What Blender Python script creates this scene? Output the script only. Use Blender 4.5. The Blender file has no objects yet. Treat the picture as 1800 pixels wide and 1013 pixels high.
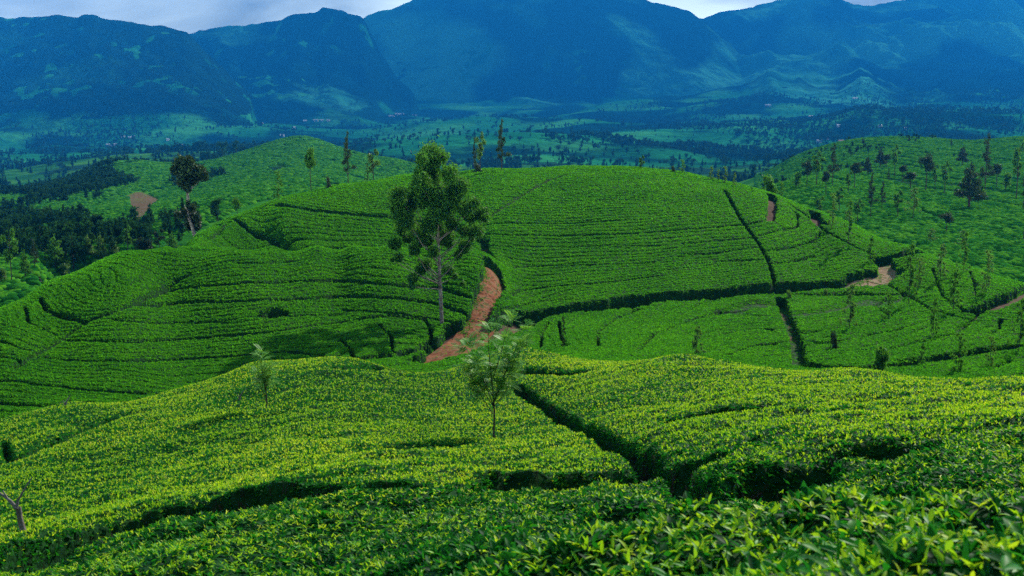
import bpy, math, random
import numpy as np
from math import radians, sin, cos, pi
C = bpy.context.scene.collection
scn = bpy.context.scene
rng = np.random.default_rng(7)
random.seed(7)

# ------------------------------------------------------------------ camera
FPX = 2000.0
PITCH = math.atan((506.5 - 200.0) / FPX)
cam_d = bpy.data.cameras.new('camera'); cam = bpy.data.objects.new('camera', cam_d); C.objects.link(cam)
cam_d.sensor_width = 36.0; cam_d.lens = 36.0 * FPX / 1800.0
cam_d.clip_start = 0.05; cam_d.clip_end = 40000
cam.location = (0, 0, 0); cam.rotation_euler = (pi / 2 - PITCH, 0, 0)
cam_d.dof.use_dof = True; cam_d.dof.focus_distance = 60.0; cam_d.dof.aperture_fstop = 8.0
scn.camera = cam

# ------------------------------------------------------------------ light
SUN_EL, SUN_AZ = 33.0, 34.0          # azimuth: degrees to the right of straight ahead (+Y)
w = bpy.data.worlds.new('World'); scn.world = w; w.use_nodes = True
wn = w.node_tree.nodes; wl = w.node_tree.links
bg = wn['Background']; bg.inputs['Strength'].default_value = 0.05
sky = wn.new('ShaderNodeTexSky'); sky.sky_type = 'NISHITA'; sky.sun_disc = False
sky.sun_elevation = radians(SUN_EL); sky.sun_rotation = radians(SUN_AZ)
sky.altitude = 1200; sky.air_density = 1.0; sky.dust_density = 0.6; sky.ozone_density = 3.0
# thin bright cloud veil, denser towards the horizon
tc = wn.new('ShaderNodeTexCoord'); mp_ = wn.new('ShaderNodeMapping'); mp_.inputs['Scale'].default_value = (1.5, 1.5, 7)
wl.new(tc.outputs['Generated'], mp_.inputs[0])
cn = wn.new('ShaderNodeTexNoise'); cn.inputs['Scale'].default_value = 2.2; cn.inputs['Detail'].default_value = 7; cn.inputs['Distortion'].default_value = .4
wl.new(mp_.outputs[0], cn.inputs['Vector'])
cr = wn.new('ShaderNodeValToRGB'); cr.color_ramp.elements[0].position = .30; cr.color_ramp.elements[1].position = .58
wl.new(cn.outputs[0], cr.inputs[0])
sx_ = wn.new('ShaderNodeSeparateXYZ'); wl.new(tc.outputs['Generated'], sx_.inputs[0])
hr = wn.new('ShaderNodeMapRange'); hr.inputs[1].default_value = .02; hr.inputs[2].default_value = .16; hr.inputs[3].default_value = .95; hr.inputs[4].default_value = .05
wl.new(sx_.outputs[2], hr.inputs[0])
mm_ = wn.new('ShaderNodeMath'); mm_.operation = 'MULTIPLY'; wl.new(cr.outputs[0], mm_.inputs[0]); wl.new(hr.outputs[0], mm_.inputs[1])
cmx = wn.new('ShaderNodeMix'); cmx.data_type = 'RGBA'; wl.new(mm_.outputs[0], cmx.inputs[0]); wl.new(sky.outputs[0], cmx.inputs[6])
cmx.inputs[7].default_value = (92, 104, 96, 1)
wl.new(cmx.outputs[2], bg.inputs['Color'])
sd = bpy.data.lights.new('sun', 'SUN'); sun = bpy.data.objects.new('sun', sd); C.objects.link(sun)
sd.energy = 5.0; sd.angle = radians(0.5); sd.color = (1.0, 0.95, 0.84)
sun.rotation_euler = (pi / 2 - radians(SUN_EL), 0, pi - radians(SUN_AZ))
scn.view_settings.view_transform = 'Standard'; scn.view_settings.look = 'None'
scn.view_settings.exposure = 0.82; scn.view_settings.gamma = 1.0; scn.view_settings.use_curve_mapping = False
cy = scn.cycles
cy.use_denoising = False; cy.max_bounces = 5; cy.diffuse_bounces = 2; cy.glossy_bounces = 2
cy.transmission_bounces = 4; cy.volume_bounces = 0; cy.transparent_max_bounces = 8
cy.caustics_reflective = False; cy.caustics_refractive = False
try: cy.denoising_input_passes = 'RGB_ALBEDO_NORMAL'; cy.denoising_prefilter = 'ACCURATE'
except Exception: pass

HAZE_DENSITY = 1.75e-4
HAZE_COLOR = (0.008, 0.185, 0.58)

# ------------------------------------------------------------------ picture geometry -> world points
cp, sp = cos(PITCH), sin(PITCH)
def pt(u, v, Y):
    """the point at forward distance Y that is seen at photo pixel (u, v)"""
    cx = (np.asarray(u, float) - 900.0) / FPX; cyy = -(np.asarray(v, float) - 506.5) / FPX
    fy = cp + cyy * sp; fz = -sp + cyy * cp
    t = Y / fy
    return cx * t, fy * t, fz * t
def proj(x, y, z):
    d = y * cp - z * sp; h = y * sp + z * cp
    return 900 + FPX * x / d, 506.5 - FPX * h / d

class TPS:
    def __init__(self, P, val, lam=0.0):
        P = np.asarray(P, float); val = np.asarray(val, float); n = len(P)
        d2 = ((P[:, None] - P[None]) ** 2).sum(-1)
        K = 0.5 * d2 * np.log(d2 + 1e-12) + lam * np.eye(n)
        A = np.zeros((n + 3, n + 3)); A[:n, :n] = K; A[:n, n] = 1; A[:n, n + 1:] = P
        A[n, :n] = 1; A[n + 1:, :n] = P.T
        self.w = np.linalg.solve(A, np.r_[val, 0, 0, 0]); self.P = P
    def __call__(self, a, b):
        a = np.asarray(a, float); b = np.asarray(b, float); sh = a.shape
        a = a.ravel(); b = b.ravel(); out = np.empty(a.size); n = len(self.P)
        for i in range(0, a.size, 40000):
            A = a[i:i + 40000]; B = b[i:i + 40000]
            d2 = (A[:, None] - self.P[:, 0]) ** 2 + (B[:, None] - self.P[:, 1]) ** 2
            out[i:i + 40000] = (0.5 * d2 * np.log(d2 + 1e-12)) @ self.w[:n] + self.w[n] + self.w[n + 1] * A + self.w[n + 2] * B
        return out.reshape(sh)
US = 1 / 450.0
def fit(cps, lam=0.0):
    c = np.array(cps, float)
    return TPS(np.c_[c[:, 0] * US, np.log(c[:, 2])], c[:, 1], lam)

# control points (u, v, Y) of the plucking table (top of the tea) near the camera
NEAR = [
 (-300,1200,2.4),(900,1500,1.5),(1800,1400,1.4),(300,1500,2.0),(2100,1350,1.5),(-300,1080,8),
 (0,1013,10),(300,1013,8),(600,1013,6.6),(900,1013,4.8),(1100,1013,3.4),(1300,1020,2.7),(1500,1000,2.5),(1800,960,2.4),(2100,940,2.4),
 (0,945,15),(0,830,27),(0,770,36),(0,742,46),(-250,790,46),(-250,900,25),(300,930,12.5),(600,900,10.5),(430,880,14.5),(880,850,13.5),(1150,820,14.5),
 (867,772,26),(900,700,36),(900,640,44),(900,612,48),(450,800,24),(450,700,37),(300,760,32),(150,830,26),(620,632,50),(450,642,50),(300,692,47),(130,712,48),
 (1200,880,9),(1300,840,10.5),(1200,760,18),(1200,690,28),(1200,627,40),
 (1500,850,9.4),(1500,770,13),(1500,700,22),(1500,652,31),(1800,850,7.4),(1800,770,10.5),(1800,700,19),(1800,668,26),(2100,860,7),(2100,750,11),(2100,680,24),
 (1500,915,5.5),(1550,908,7.2),(1400,892,7.8),(1300,930,5.2),(1000,930,7.2),(700,950,8.5),(1650,925,4.4),(1700,905,6.2),(1800,930,3.6),(1800,905,5.6),(600,800,21),(700,700,36),
 # hollow behind the near crest
 (-250,795,56),(0,765,56),(200,745,57),(450,700,60),(700,672,60),(900,660,60),(1200,668,55),(1500,690,46),(1800,710,40),(2100,720,38),
 # left middle hill
 (-300,745,66),(0,728,63),(300,695,70),(600,634,79),(760,628,82),(800,600,87),(700,590,91),(600,560,95),(400,600,85),(200,640,75),(0,670,69),(0,600,79),
 (100,560,88),(-300,640,80),(-300,700,72),(0,545,89),(90,497,97),(200,455,103),(300,437,109),(480,435,113),(690,432,117),(815,440,117),(300,500,100),(600,500,105),(400,436,112),(560,434,114),(620,433,115),(755,436,117),(240,445,106),(500,470,106),(760,500,107),(775,572,96),(650,600,87),
 (865,460,113),(850,520,103),(830,560,97),
 # behind it
 (-300,720,100),(0,590,108),(90,545,118),(200,505,126),(300,480,128),(400,462,124),(500,462,125),(600,461,126),(690,460,127),(770,458,126),(815,455,126),(430,437,137),(500,434,137),(600,431,137),(690,428,137),
 (-300,700,130),(0,620,125),(200,580,140),(300,540,145),(-300,640,240),(0,600,240),(300,560,240),
 # slope below the road
 (936,563,101),(1036,548,104),(1137,533,110),(1250,523,114),(1358,518,116),(1468,513,118),(1556,498,124),
 (1000,612,79),(1200,630,72),(1400,648,68),(1600,658,64),(1800,672,60),(2100,690,56),
 (1000,590,88),(1200,567,96),(1364,560,99),(1500,560,98),(1395,610,82),(1600,540,103),(1600,600,83),(1750,600,83),(1717,555,95),(1800,560,95),(1800,620,76),(2100,620,78),(2100,580,92),
 (1600,441,135),(1703,471,125),(1797,498,117),(1900,525,111),(2100,560,104),(1650,500,115),(1592,500,121),
 (1640,480,160),(1750,520,150),(1900,570,140),(2100,600,135),(1640,520,230),(1900,560,230),(2150,580,230),
 # dome
 (1003,533,108),(1093,525,111),(1170,510,115),(1354,494,122),(1502,478,127),(1546,472,130),
 (1000,480,122),(1000,412,140),(1000,350,158),(1000,310,174),
 (328,436,140),(400,388,147),(490,351,156),(600,326,167),(720,309,177),(850,298,185),(1000,293,189),(1100,294,188),(1200,303,183),(1300,325,173),(1360,343,166),(1443,372,164),(1500,394,160),(1586,430,152),
 (700,380,150),(600,400,143),(500,420,138),(430,405,142),(1300,392,146),(1300,450,132),(1430,450,137),(870,412,138),(880,460,124),(900,520,110),(1150,450,130),(1443,402,149),(1546,452,137),
 (200,520,160),(328,470,165),(400,415,175),(490,375,185),(600,345,195),(720,325,205),(850,312,212),(1000,306,216),(1200,318,210),(1300,342,200),(1360,362,192),(1443,400,185),(1500,425,180),(1586,470,175),
 (328,500,230),(600,400,240),(850,360,250),(1000,350,250),(1200,365,245),(1400,420,230),
]
near_v = fit(NEAR, 3e-7)
def table(u, Y): return near_v(np.asarray(u, float) * US, np.log(Y))
def hit(u, v, Y0, Y1):
    """where the sight line (u, v) meets the table between Y0 and Y1"""
    Ys = np.exp(np.linspace(math.log(Y0), math.log(Y1), 300))
    d = table(np.full(300, float(u)), Ys) - v
    k = np.where((d[:-1] > 0) & (d[1:] <= 0))[0]
    if len(k):
        k = k[0]; t = d[k] / (d[k] - d[k + 1]); return Ys[k] * (1 - t) + Ys[k + 1] * t
    return Ys[np.argmin(d)] if d.min() > 0 else Ys[np.argmin(abs(d))]
def line(pts, Y0, Y1):
    out = []
    dense = []
    for a, b in zip(pts[:-1], pts[1:]):
        n = max(1, int(math.hypot(b[0] - a[0], b[1] - a[1]) / 12))
        for i in range(n): dense.append((a[0] + (b[0] - a[0]) * i / n, a[1] + (b[1] - a[1]) * i / n))
    dense.append(pts[-1])
    for u, v in dense:
        Y = hit(u, v, Y0, Y1); x, y, z = pt(u, v, Y); out.append((float(x), float(y)))
    # drop outliers where a sight line grazes over a crest
    return np.array(out)

FG, BG = (1.8, 56), (58, 215)
# furrows and paths: (points in the photo, range, half width in m, depth in m)
GAPS = [
 # foreground
 ([(0,992),(60,968),(150,940),(240,915),(330,893),(430,876),(500,872),(520,862),(560,862),(640,858),(760,858),(880,852),(960,838),(1060,832),(1160,822)],FG,.75,1.1),
 ([(912,680),(940,700),(975,722),(1010,742),(1060,762),(1110,788),(1160,812),(1200,838),(1240,862)],FG,.13,1.0),
 ([(1240,9.8),(1290,9.3),(1360,9.1),(1440,8.7),(1540,8.0),(1640,7.3),(1800,6.7),(2050,6.2)],'uY',.28,1.1),
 ([(1270,850),(1330,835),(1390,812),(1460,798),(1540,782),(1585,778)],FG,.38,1.0),
 ([(1258,853),(1330,842),(1365,828)],FG,.45,1.1),
 ([(650,790),(760,786),(850,786)],FG,.12,.3),
 ([(0,815),(60,790),(130,762),(200,735)],FG,.2,.4),
 ([(8,775),(14,796),(22,804)],FG,.05,.4),
 ([(600,648),(680,643),(760,638)],FG,.3,.4),([(920,652),(1020,655)],FG,.3,.4),([(1180,735),(1260,722),(1330,716)],FG,.15,.4),
 # left middle hill
 ([(222,536),(335,531),(503,525),(600,520),(700,522),(761,531),(815,548),(826,556)],BG,0.18,.9),
 ([(255,521),(295,509),(403,499),(487,494),(600,493),(700,501),(768,505),(828,521),(842,528)],BG,0.14,.8),
 ([(107,597),(235,598),(335,595),(470,583),(560,570),(684,553),(748,561),(758,578)],BG,0.15,.8),
 ([(55,627),(168,634),(335,630),(419,624),(503,617),(564,622),(582,632)],BG,0.17,.85),
 ([(25,647),(55,625),(107,596),(161,561),(208,545),(255,521),(335,483)],BG,0.19,.8),
 ([(72,525),(81,545),(117,558),(155,565)],BG,0.19,.8),([(44,538),(50,565),(101,588)],BG,0.14,.6),([(0,598),(50,615)],BG,0.14,.6),([(0,626),(40,632)],BG,0.14,.6),
 ([(0,668),(135,682),(230,688),(280,690)],BG,0.19,.9),([(0,707),(68,712),(100,714)],BG,0.17,.8),
 ([(600,595),(617,612),(623,629)],BG,0.14,.8),([(667,570),(687,588),(689,615)],BG,0.14,.8),
 ([(600,545),(700,549),(800,566)],BG,0.12,.6),([(470,552),(483,549),(490,548)],BG,0.90,.8),
 ([(640,628),(690,622),(740,612),(758,600)],BG,0.60,1.0),([(410,461),(460,462),(520,460)],BG,0.14,.7),([(200,560),(280,568),(400,566)],BG,0.11,.5),([(500,555),(600,551)],BG,0.11,.6),
 ([(758,578),(756,596)],BG,0.22,.9),
 # dome
 ([(855,412),(986,414),(1103,411),(1200,404),(1311,394)],BG,0.14,.85),([(1311,394),(1348,386)],BG,0.17,.9),
 ([(1352,386),(1357,366),(1358,347),(1355,340)],BG,0.60,1.5),
 ([(1275,335),(1287,357),(1307,392),(1334,427),(1354,464),(1361,494),(1364,505)],BG,0.20,1.0),
 ([(862,380),(902,353),(929,337),(962,318),(996,307)],BG,0.17,.9),
 ([(488,359),(537,367),(600,374),(690,382),(757,390),(798,399),(835,411),(852,424),(853,436),(866,452)],BG,0.50,1.0),
 ([(413,385),(440,407),(470,419),(488,430)],BG,.28,1.0),([(370,420),(396,396),(405,390)],BG,0.17,.7),
 ([(1334,414),(1370,404),(1401,397),(1403,378),(1396,371)],BG,0.14,.8),
 ([(1348,441),(1388,434),(1431,424),(1443,407)],BG,0.14,.8),([(1361,464),(1401,456),(1430,450)],BG,0.12,.7),
 ([(1200,447),(1250,446),(1334,434)],BG,0.11,.6),([(1257,459),(1344,456)],BG,0.11,.6),([(1200,428),(1320,418)],BG,0.10,.5),
 ([(892,513),(969,504),(1087,494),(1170,483)],BG,0.12,.7),([(868,545),(935,531),(1003,525)],BG,0.12,.7),([(900,470),(1000,466),(1150,462)],BG,0.10,.5),
 ([(870,393),(1000,392),(1100,386)],BG,0.10,.5),([(860,432),(1000,434),(1160,432)],BG,0.10,.5),
 ([(1250,318),(1296,330)],BG,0.11,.5),([(1320,322),(1322,336),(1300,345)],BG,0.11,.6),
 ([(1361,345),(1385,356),(1420,380),(1450,405),(1500,432),(1545,453)],BG,0.19,1.0),
 ([(1432,372),(1437,385),(1446,392)],BG,0.80,1.5),
 # slope right of the path
 ([(951,608),(952,585),(966,565)],BG,0.14,.9),([(998,608),(986,592),(984,565)],BG,0.14,.9),([(1053,608),(1051,585),(1080,561),(1123,543)],BG,0.14,.9),
 ([(1120,614),(1150,587),(1200,567),(1267,545),(1364,533)],BG,0.15,.9),([(1240,592),(1317,578),(1381,578)],BG,0.15,.9),([(1264,625),(1334,605),(1391,600)],BG,0.15,.9),
 ([(1371,524),(1388,565),(1401,598),(1406,640)],BG,0.50,1.0),
 ([(1395,555),(1485,541),(1535,531),(1592,511)],BG,0.14,.8),([(1405,588),(1502,572),(1560,560),(1640,545)],BG,0.11,.6),([(1411,607),(1489,597),(1560,585),(1609,570)],BG,0.15,.9),
 ([(1566,612),(1636,598),(1683,582),(1717,555),(1725,545)],BG,0.17,.9),([(1540,532),(1552,545),(1570,556)],BG,0.17,.7),
 ([(1411,636),(1450,645),(1519,645),(1575,640),(1660,627),(1700,620),(1784,606)],BG,0.90,1.1),
 ([(1707,547),(1740,537),(1784,519),(1830,500)],BG,1.00,1.5),([(1640,470),(1650,500),(1660,520),(1700,548)],BG,0.15,.8),([(1705,475),(1715,500),(1712,520)],BG,0.15,.7),
 ([(1740,585),(1756,575),(1760,560)],BG,0.17,.8),([(1560,498),(1600,520),(1640,545),(1700,560)],BG,0.14,.7),([(1735,650),(1780,632),(1830,622)],BG,0.17,.8),
 ([(1100,590),(1130,568)],BG,0.08,.4),
]
ROADS = [  # wide earth paths
 ([(866,460),(870,478),(862,500),(852,520),(845,540),(838,556),(826,572),(812,588),(800,600)],BG,.95,1.5),
 ([(826,572),(812,588),(795,606),(778,618)],BG,2.1,1.5),([(850,578),(830,590),(800,606),(782,620),(760,628)],BG,1.9,1.5),
 ([(838,580),(880,572),(912,558),(1003,541),(1093,532),(1170,521),(1250,517),(1354,506),(1400,503),(1468,500),(1519,490),(1556,482)],BG,1.8,1.5),
 ([(1556,486),(1560,470),(1548,456)],BG,.95,1.5),([(1548,456),(1590,446),(1610,438)],BG,1.2,1.5),
]
def line_uY(P):
    return np.array([[float(q) for q in pt(u, table(u, Y), Y)[:2]] for u, Y in P])
GAPL = [((line_uY(p) if r == 'uY' else line(p, *r)), hw, dp) for p, r, hw, dp in GAPS]
ROADL = [(line(p, *r), hw, dp) for p, r, hw, dp in ROADS]

def seg_dist(x, y, L):
    d = np.full(x.shape, 1e9)
    for a, b in zip(L[:-1], L[1:]):
        vx, vy = b - a; l2 = vx * vx + vy * vy + 1e-9
        t = np.clip(((x - a[0]) * vx + (y - a[1]) * vy) / l2, 0, 1)
        d = np.minimum(d, (x - a[0] - t * vx) ** 2 + (y - a[1] - t * vy) ** 2)
    return np.sqrt(d)

# cheap lattice noise
_perm = rng.random((256, 256))
def vnoise(x, y):
    xi = np.floor(x).astype(int); yi = np.floor(y).astype(int); fx = x - xi; fy = y - yi
    fx = fx * fx * (3 - 2 * fx); fy = fy * fy * (3 - 2 * fy)
    g = lambda i, j: _perm[i & 255, j & 255]
    return (g(xi, yi) * (1 - fx) + g(xi + 1, yi) * fx) * (1 - fy) + (g(xi, yi + 1) * (1 - fx) + g(xi + 1, yi + 1) * fx) * fy
def fbm(x, y, o=4):
    s = 0; a = .5
    for k in range(o): s = s + a * (vnoise(x * 2 ** k + 17.3 * k, y * 2 ** k + 9.1 * k) - .5); a *= .5
    return s

# row fields: lines of the photo with a row number each, interpolated between
def rowfield(rows, r):
    P = []; V = []
    for pts, val in rows:
        L = line(pts, *r)
        for q in L[::2]: P.append(q); V.append(val)
    P = np.array(P) / 40.0
    return TPS(P, V, 2e-3)
ROW_B = rowfield([
 ([(300,440),(480,437),(690,434)],46),([(255,521),(403,499),(600,493),(768,505),(828,521)],36),([(222,536),(335,531),(503,525),(600,520),(761,531),(815,548)],31),
 ([(107,597),(335,595),(470,583),(684,553),(748,561)],22),([(55,627),(168,634),(335,630),(503,617),(582,632)],15),([(0,668),(135,682),(230,688)],7),([(0,707),(68,712)],3),
 ([(72,525),(81,545),(117,558),(155,565)],28),([(44,538),(50,565),(101,588)],24),([(0,598),(50,615)],18),([(120,500),(140,520),(200,535)],33),([(180,470),(190,490),(240,512)],38),([(640,628),(740,612)],14)], BG)
ROW_C = rowfield([([(951,608),(952,585),(966,565)],0),([(998,608),(986,592),(984,565)],2),([(1053,608),(1051,585),(1080,561),(1123,543)],5),
 ([(1120,614),(1150,587),(1200,567),(1267,545),(1364,533)],10),([(1240,592),(1317,578),(1381,578)],15),([(1264,625),(1334,605),(1391,600)],19),([(1404,640),(1300,650)],24),
 ([(1395,555),(1485,541),(1592,511)],9),([(1411,607),(1489,597),(1609,570)],18),([(1519,645),(1660,627),(1784,606)],26),([(1566,612),(1683,582),(1717,555)],20),([(1405,588),(1502,572),(1640,545)],14),([(1600,441),(1703,471),(1797,498)],-6)], BG)
ROW_D = rowfield([([(1003,533),(1170,510),(1354,494),(1546,474)],0),([(892,513),(1087,494),(1170,483)],7),([(1200,447),(1334,434)],15),([(1348,441),(1443,407)],14),([(855,412),(986,414),(1103,411),(1311,394)],22),
 ([(1334,414),(1401,397)],19),([(488,359),(600,374),(757,390),(835,411)],25),([(413,385),(488,430)],20),([(860,350),(1000,350),(1250,345)],36),([(720,312),(850,301),(1000,297),(1200,308)],52),([(500,420),(700,425)],17),([(1500,400),(1570,430)],14)], BG)

def region(u, v, x, y):
    """0-3 foreground blocks, 4 left hill, 5 6 slope, 7 8 9 10 dome, 11 strip"""
    r = np.full(x.shape, -1)
    fg = y < 57 - np.clip((u - 1100) / 700, 0, 1.4) * 12
    def side(pts, rr):   # v of a traced line at u
        p = np.array(pts, float); return np.interp(u, p[:, 0], p[:, 1])
    return r, fg
def poly_side(L, x, y):
    """signed: >0 when the point lies beyond (farther from the camera than) the world polyline, by x"""
    o = np.argsort(L[:, 0]); return y - np.interp(x, L[o, 0], L[o, 1])

LA = GAPL[0][0]; LG = np.vstack([GAPL[1][0], GAPL[2][0]]); LR = GAPL[3][0]
LROAD = ROADL[3][0]; LPATH = np.vstack([GAPL[28 - 0][0][-4:], ROADL[0][0]]) if False else ROADL[0][0]
def classify(u, x, y):
    r = np.zeros(x.shape, int)
    hollow = np.interp(u, [-300, 450, 900, 1200, 1500, 1800, 2100], [60, 64, 63, 57, 48, 42, 40])
    fg = y < hollow
    beyA = poly_side(LA, x, y) > 0
    # right of the diagonal gully: compare x at the same y
    o = np.argsort(LG[:, 1]); gx = np.interp(y, LG[o, 1], LG[o, 0])
    right = x > gx
    oR = poly_side(LR, x, y)
    r[fg & ~right & beyA] = 0
    r[fg & ~beyA] = 1
    r[fg & right & beyA] = 2
    beyG = poly_side(GAPL[2][0], x, y) > 0
    xs = GAPL[3][0]
    nearR = fg & (x > GAPL[2][0][:, 0].min()) & (oR < 0) & beyG
    r[nearR] = 3
    r[fg & right & ~beyG & ~nearR & (x > GAPL[2][0][:, 0].min())] = 1
    bk = ~fg
    # path line continued straight towards the camera and up over the dome
    P = LPATH; o = np.argsort(P[:, 1]); px = np.interp(y, P[o, 1], P[o, 0])
    roadside = poly_side(LROAD, x, y)
    leftp = x < px
    left_hill = bk & leftp & (y < np.interp(u, [-300, 0, 300, 500, 690, 815, 870], [400, 400, 135, 129, 130, 126, 114]))
    dome = bk & ~left_hill & (leftp | (roadside > 0))
    slope = bk & ~left_hill & ~dome
    r[left_hill] = 4
    D2 = GAPL[[i for i, g in enumerate(GAPS) if g[0][0] == (1371, 524)][0]][0]
    o = np.argsort(D2[:, 1]); dx = np.interp(y, D2[o, 1], D2[o, 0])
    r[slope & (x < dx)] = 5; r[slope & (x >= dx)] = 6
    D1 = GAPL[[i for i, g in enumerate(GAPS) if g[0][0] == (855, 412)][0]][0]
    dl = GAPL[[i for i, g in enumerate(GAPS) if g[0][0] == (488, 359)][0]][0]
    D3 = GAPL[[i for i, g in enumerate(GAPS) if g[0][0] == (1275, 335)][0]][0]
    o = np.argsort(D3[:, 1]); d3x = np.interp(y, D3[o, 1], D3[o, 0])
    r[dome] = 7
    r[dome & (poly_side(D1, x, y) > 0)] = 8
    r[dome & (x < dl[-1, 0]) & (poly_side(dl, x, y) < 0)] = 9
    r[dome & (x >= d3x) & (x > D3[:, 0].min() - 2) & (u > 1270)] = 10
    strip = GAPL[[i for i, g in enumerate(GAPS) if g[0][0] == (1361, 345)][0]][0]
    r[dome & (x > strip[0, 0]) & (poly_side(strip, x, y) > 0)] = 11
    return r
REG = [
 ('tea_field', 'yellow-green tea block left of the gully, between the bottom furrow and the near crest'),
 ('tea_field', 'nearest strip of glossy tea bushes running along the bottom of the frame'),
 ('tea_field', 'bright tea block right of the dark diagonal gully, reaching the right frame edge'),
 ('tea_field', 'small tea block with dark shaded front, right of where the gully opens'),
 ('tea_field', 'broad tea hill left of the red earth path, rows curving round its left nose'),
 ('tea_field', 'tea slope with curved rows between the red path and the short steep furrow below the road'),
 ('tea_field', 'tea slope dotted with thin young trees, below the road at the right'),
 ('tea_field', 'lower front of the central dome, tea rows above the shaded road bank'),
 ('tea_field', 'sunlit top of the central dome, close tea rows up to the skyline'),
 ('tea_field', 'left tail of the central dome behind the big tree, tea rows below a dark furrow'),
 ('tea_field', 'right shoulder of the central dome, tea beyond the steep dark furrow'),
 ('tea_field', 'narrow tea strip behind the right edge of the dome, running down to the bend of the road'),
]

def canopy_grid(us, Ys, rows=True):
    U, Y = np.meshgrid(us, Ys)
    V = table(U, Y)
    x, y, z = pt(U, V, Y)
    reg = classify(U, x, y)
    # uneven bushes
    wx = x + .5 * fbm(x / 3, y / 3, 2); wy = y + .5 * fbm(x / 3 + 50, y / 3, 2)
    bump = (.05 + .10 * np.clip(1 - Y / 40, 0, 1)) * (vnoise(wx / .8, wy / .8) - .5) * 2 + np.clip(1 - Y / 45, 0, 1) * .13 * (vnoise(x / .23, y / .23) - .6) + .16 * fbm(x / 3.0, y / 3.0, 3) + np.clip(Y / 100, 0, 1) * .12 * fbm(x / 9, y / 9, 2)
    dip = np.zeros(x.shape)
    for L, hw, dp in GAPL + ROADL:
        x0, y0 = L.min(0) - hw - 1.5; x1, y1 = L.max(0) + hw + 1.5
        m = (x > x0) & (x < x1) & (y > y0) & (y < y1)
        if not m.any(): continue
        d = seg_dist(wx[m] * .35 + x[m] * .65, wy[m] * .35 + y[m] * .65, L)
        hwv = hw * (1 + .7 * fbm(x[m] / 1.3, y[m] / 1.3, 2))
        s = np.clip((d - hwv) / (.12 + .05 * (Y[m] < 57)), 0, 1); s = s * s * (3 - 2 * s)
        sh = .12 * np.exp(-np.clip(d - hwv, 0, 9) / .35)
        dip[m] = np.maximum(dip[m], dp * (1 - s) + sh)
    if rows:
        for f, ids in ((ROW_B, (4,)), (ROW_C, (5, 6)), (ROW_D, (7, 8, 9, 10, 11))):
            m = np.isin(reg, ids)
            if not m.any(): continue
            ph = f(wx[m] / 40, wy[m] / 40) 
            fr = abs(ph - np.round(ph))
            k = .5 + .8 * vnoise(x[m] / 9, np.round(ph) * 7.7)
            dip[m] = np.maximum(dip[m], (.30 if ids[0] == 4 else .38) * k * np.clip(1.2 - fr / .14, 0, 1))
    return U, Y, x, y, z + bump, dip, reg

# ------------------------------------------------------------------ mesh helpers
def mesh_from(name, verts, quads, mat, smooth=True):
    me = bpy.data.meshes.new(name); verts = np.ascontiguousarray(verts, dtype=np.float32)
    quads = np.ascontiguousarray(quads, dtype=np.int32); k = quads.shape[1] if len(quads) else 4
    me.vertices.add(len(verts)); me.vertices.foreach_set('co', verts.ravel())
    if len(quads):
        me.loops.add(quads.size); me.loops.foreach_set('vertex_index', quads.ravel())
        me.polygons.add(len(quads)); me.polygons.foreach_set('loop_start', np.arange(len(quads), dtype=np.int32) * k)
        me.polygons.foreach_set('use_smooth', np.full(len(quads), smooth))
    me.update(calc_edges=True)
    if mat: me.materials.append(mat)
    return me
def add(name, me, parent=None, loc=None, label=None, cat=None, group=None, kind=None):
    o = bpy.data.objects.new(name, me); C.objects.link(o)
    if parent is not None: o.parent = parent
    if loc is not None: o.location = loc
    for k, v in (('label', label), ('category', cat), ('group', group), ('kind', kind)):
        if v: o[k] = v
    return o
def thing(name, loc, label, cat, group=None, rotz=0.0):
    o = bpy.data.objects.new(name, None); C.objects.link(o); o.location = loc; o.rotation_euler = (0, 0, rotz)
    o['label'] = label; o['category'] = cat; o.empty_display_size = .1
    if group: o['group'] = group
    return o
def grid_quads(nr, nc):
    i = np.arange(nr * nc).reshape(nr, nc)
    return np.stack([i[:-1, :-1], i[:-1, 1:], i[1:, 1:], i[1:, :-1]], -1).reshape(-1, 4)
def compact(verts, quads):
    used = np.unique(quads); mp = np.full(len(verts), -1, np.int64); mp[used] = np.arange(len(used))
    return verts[used], mp[quads]

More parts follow.
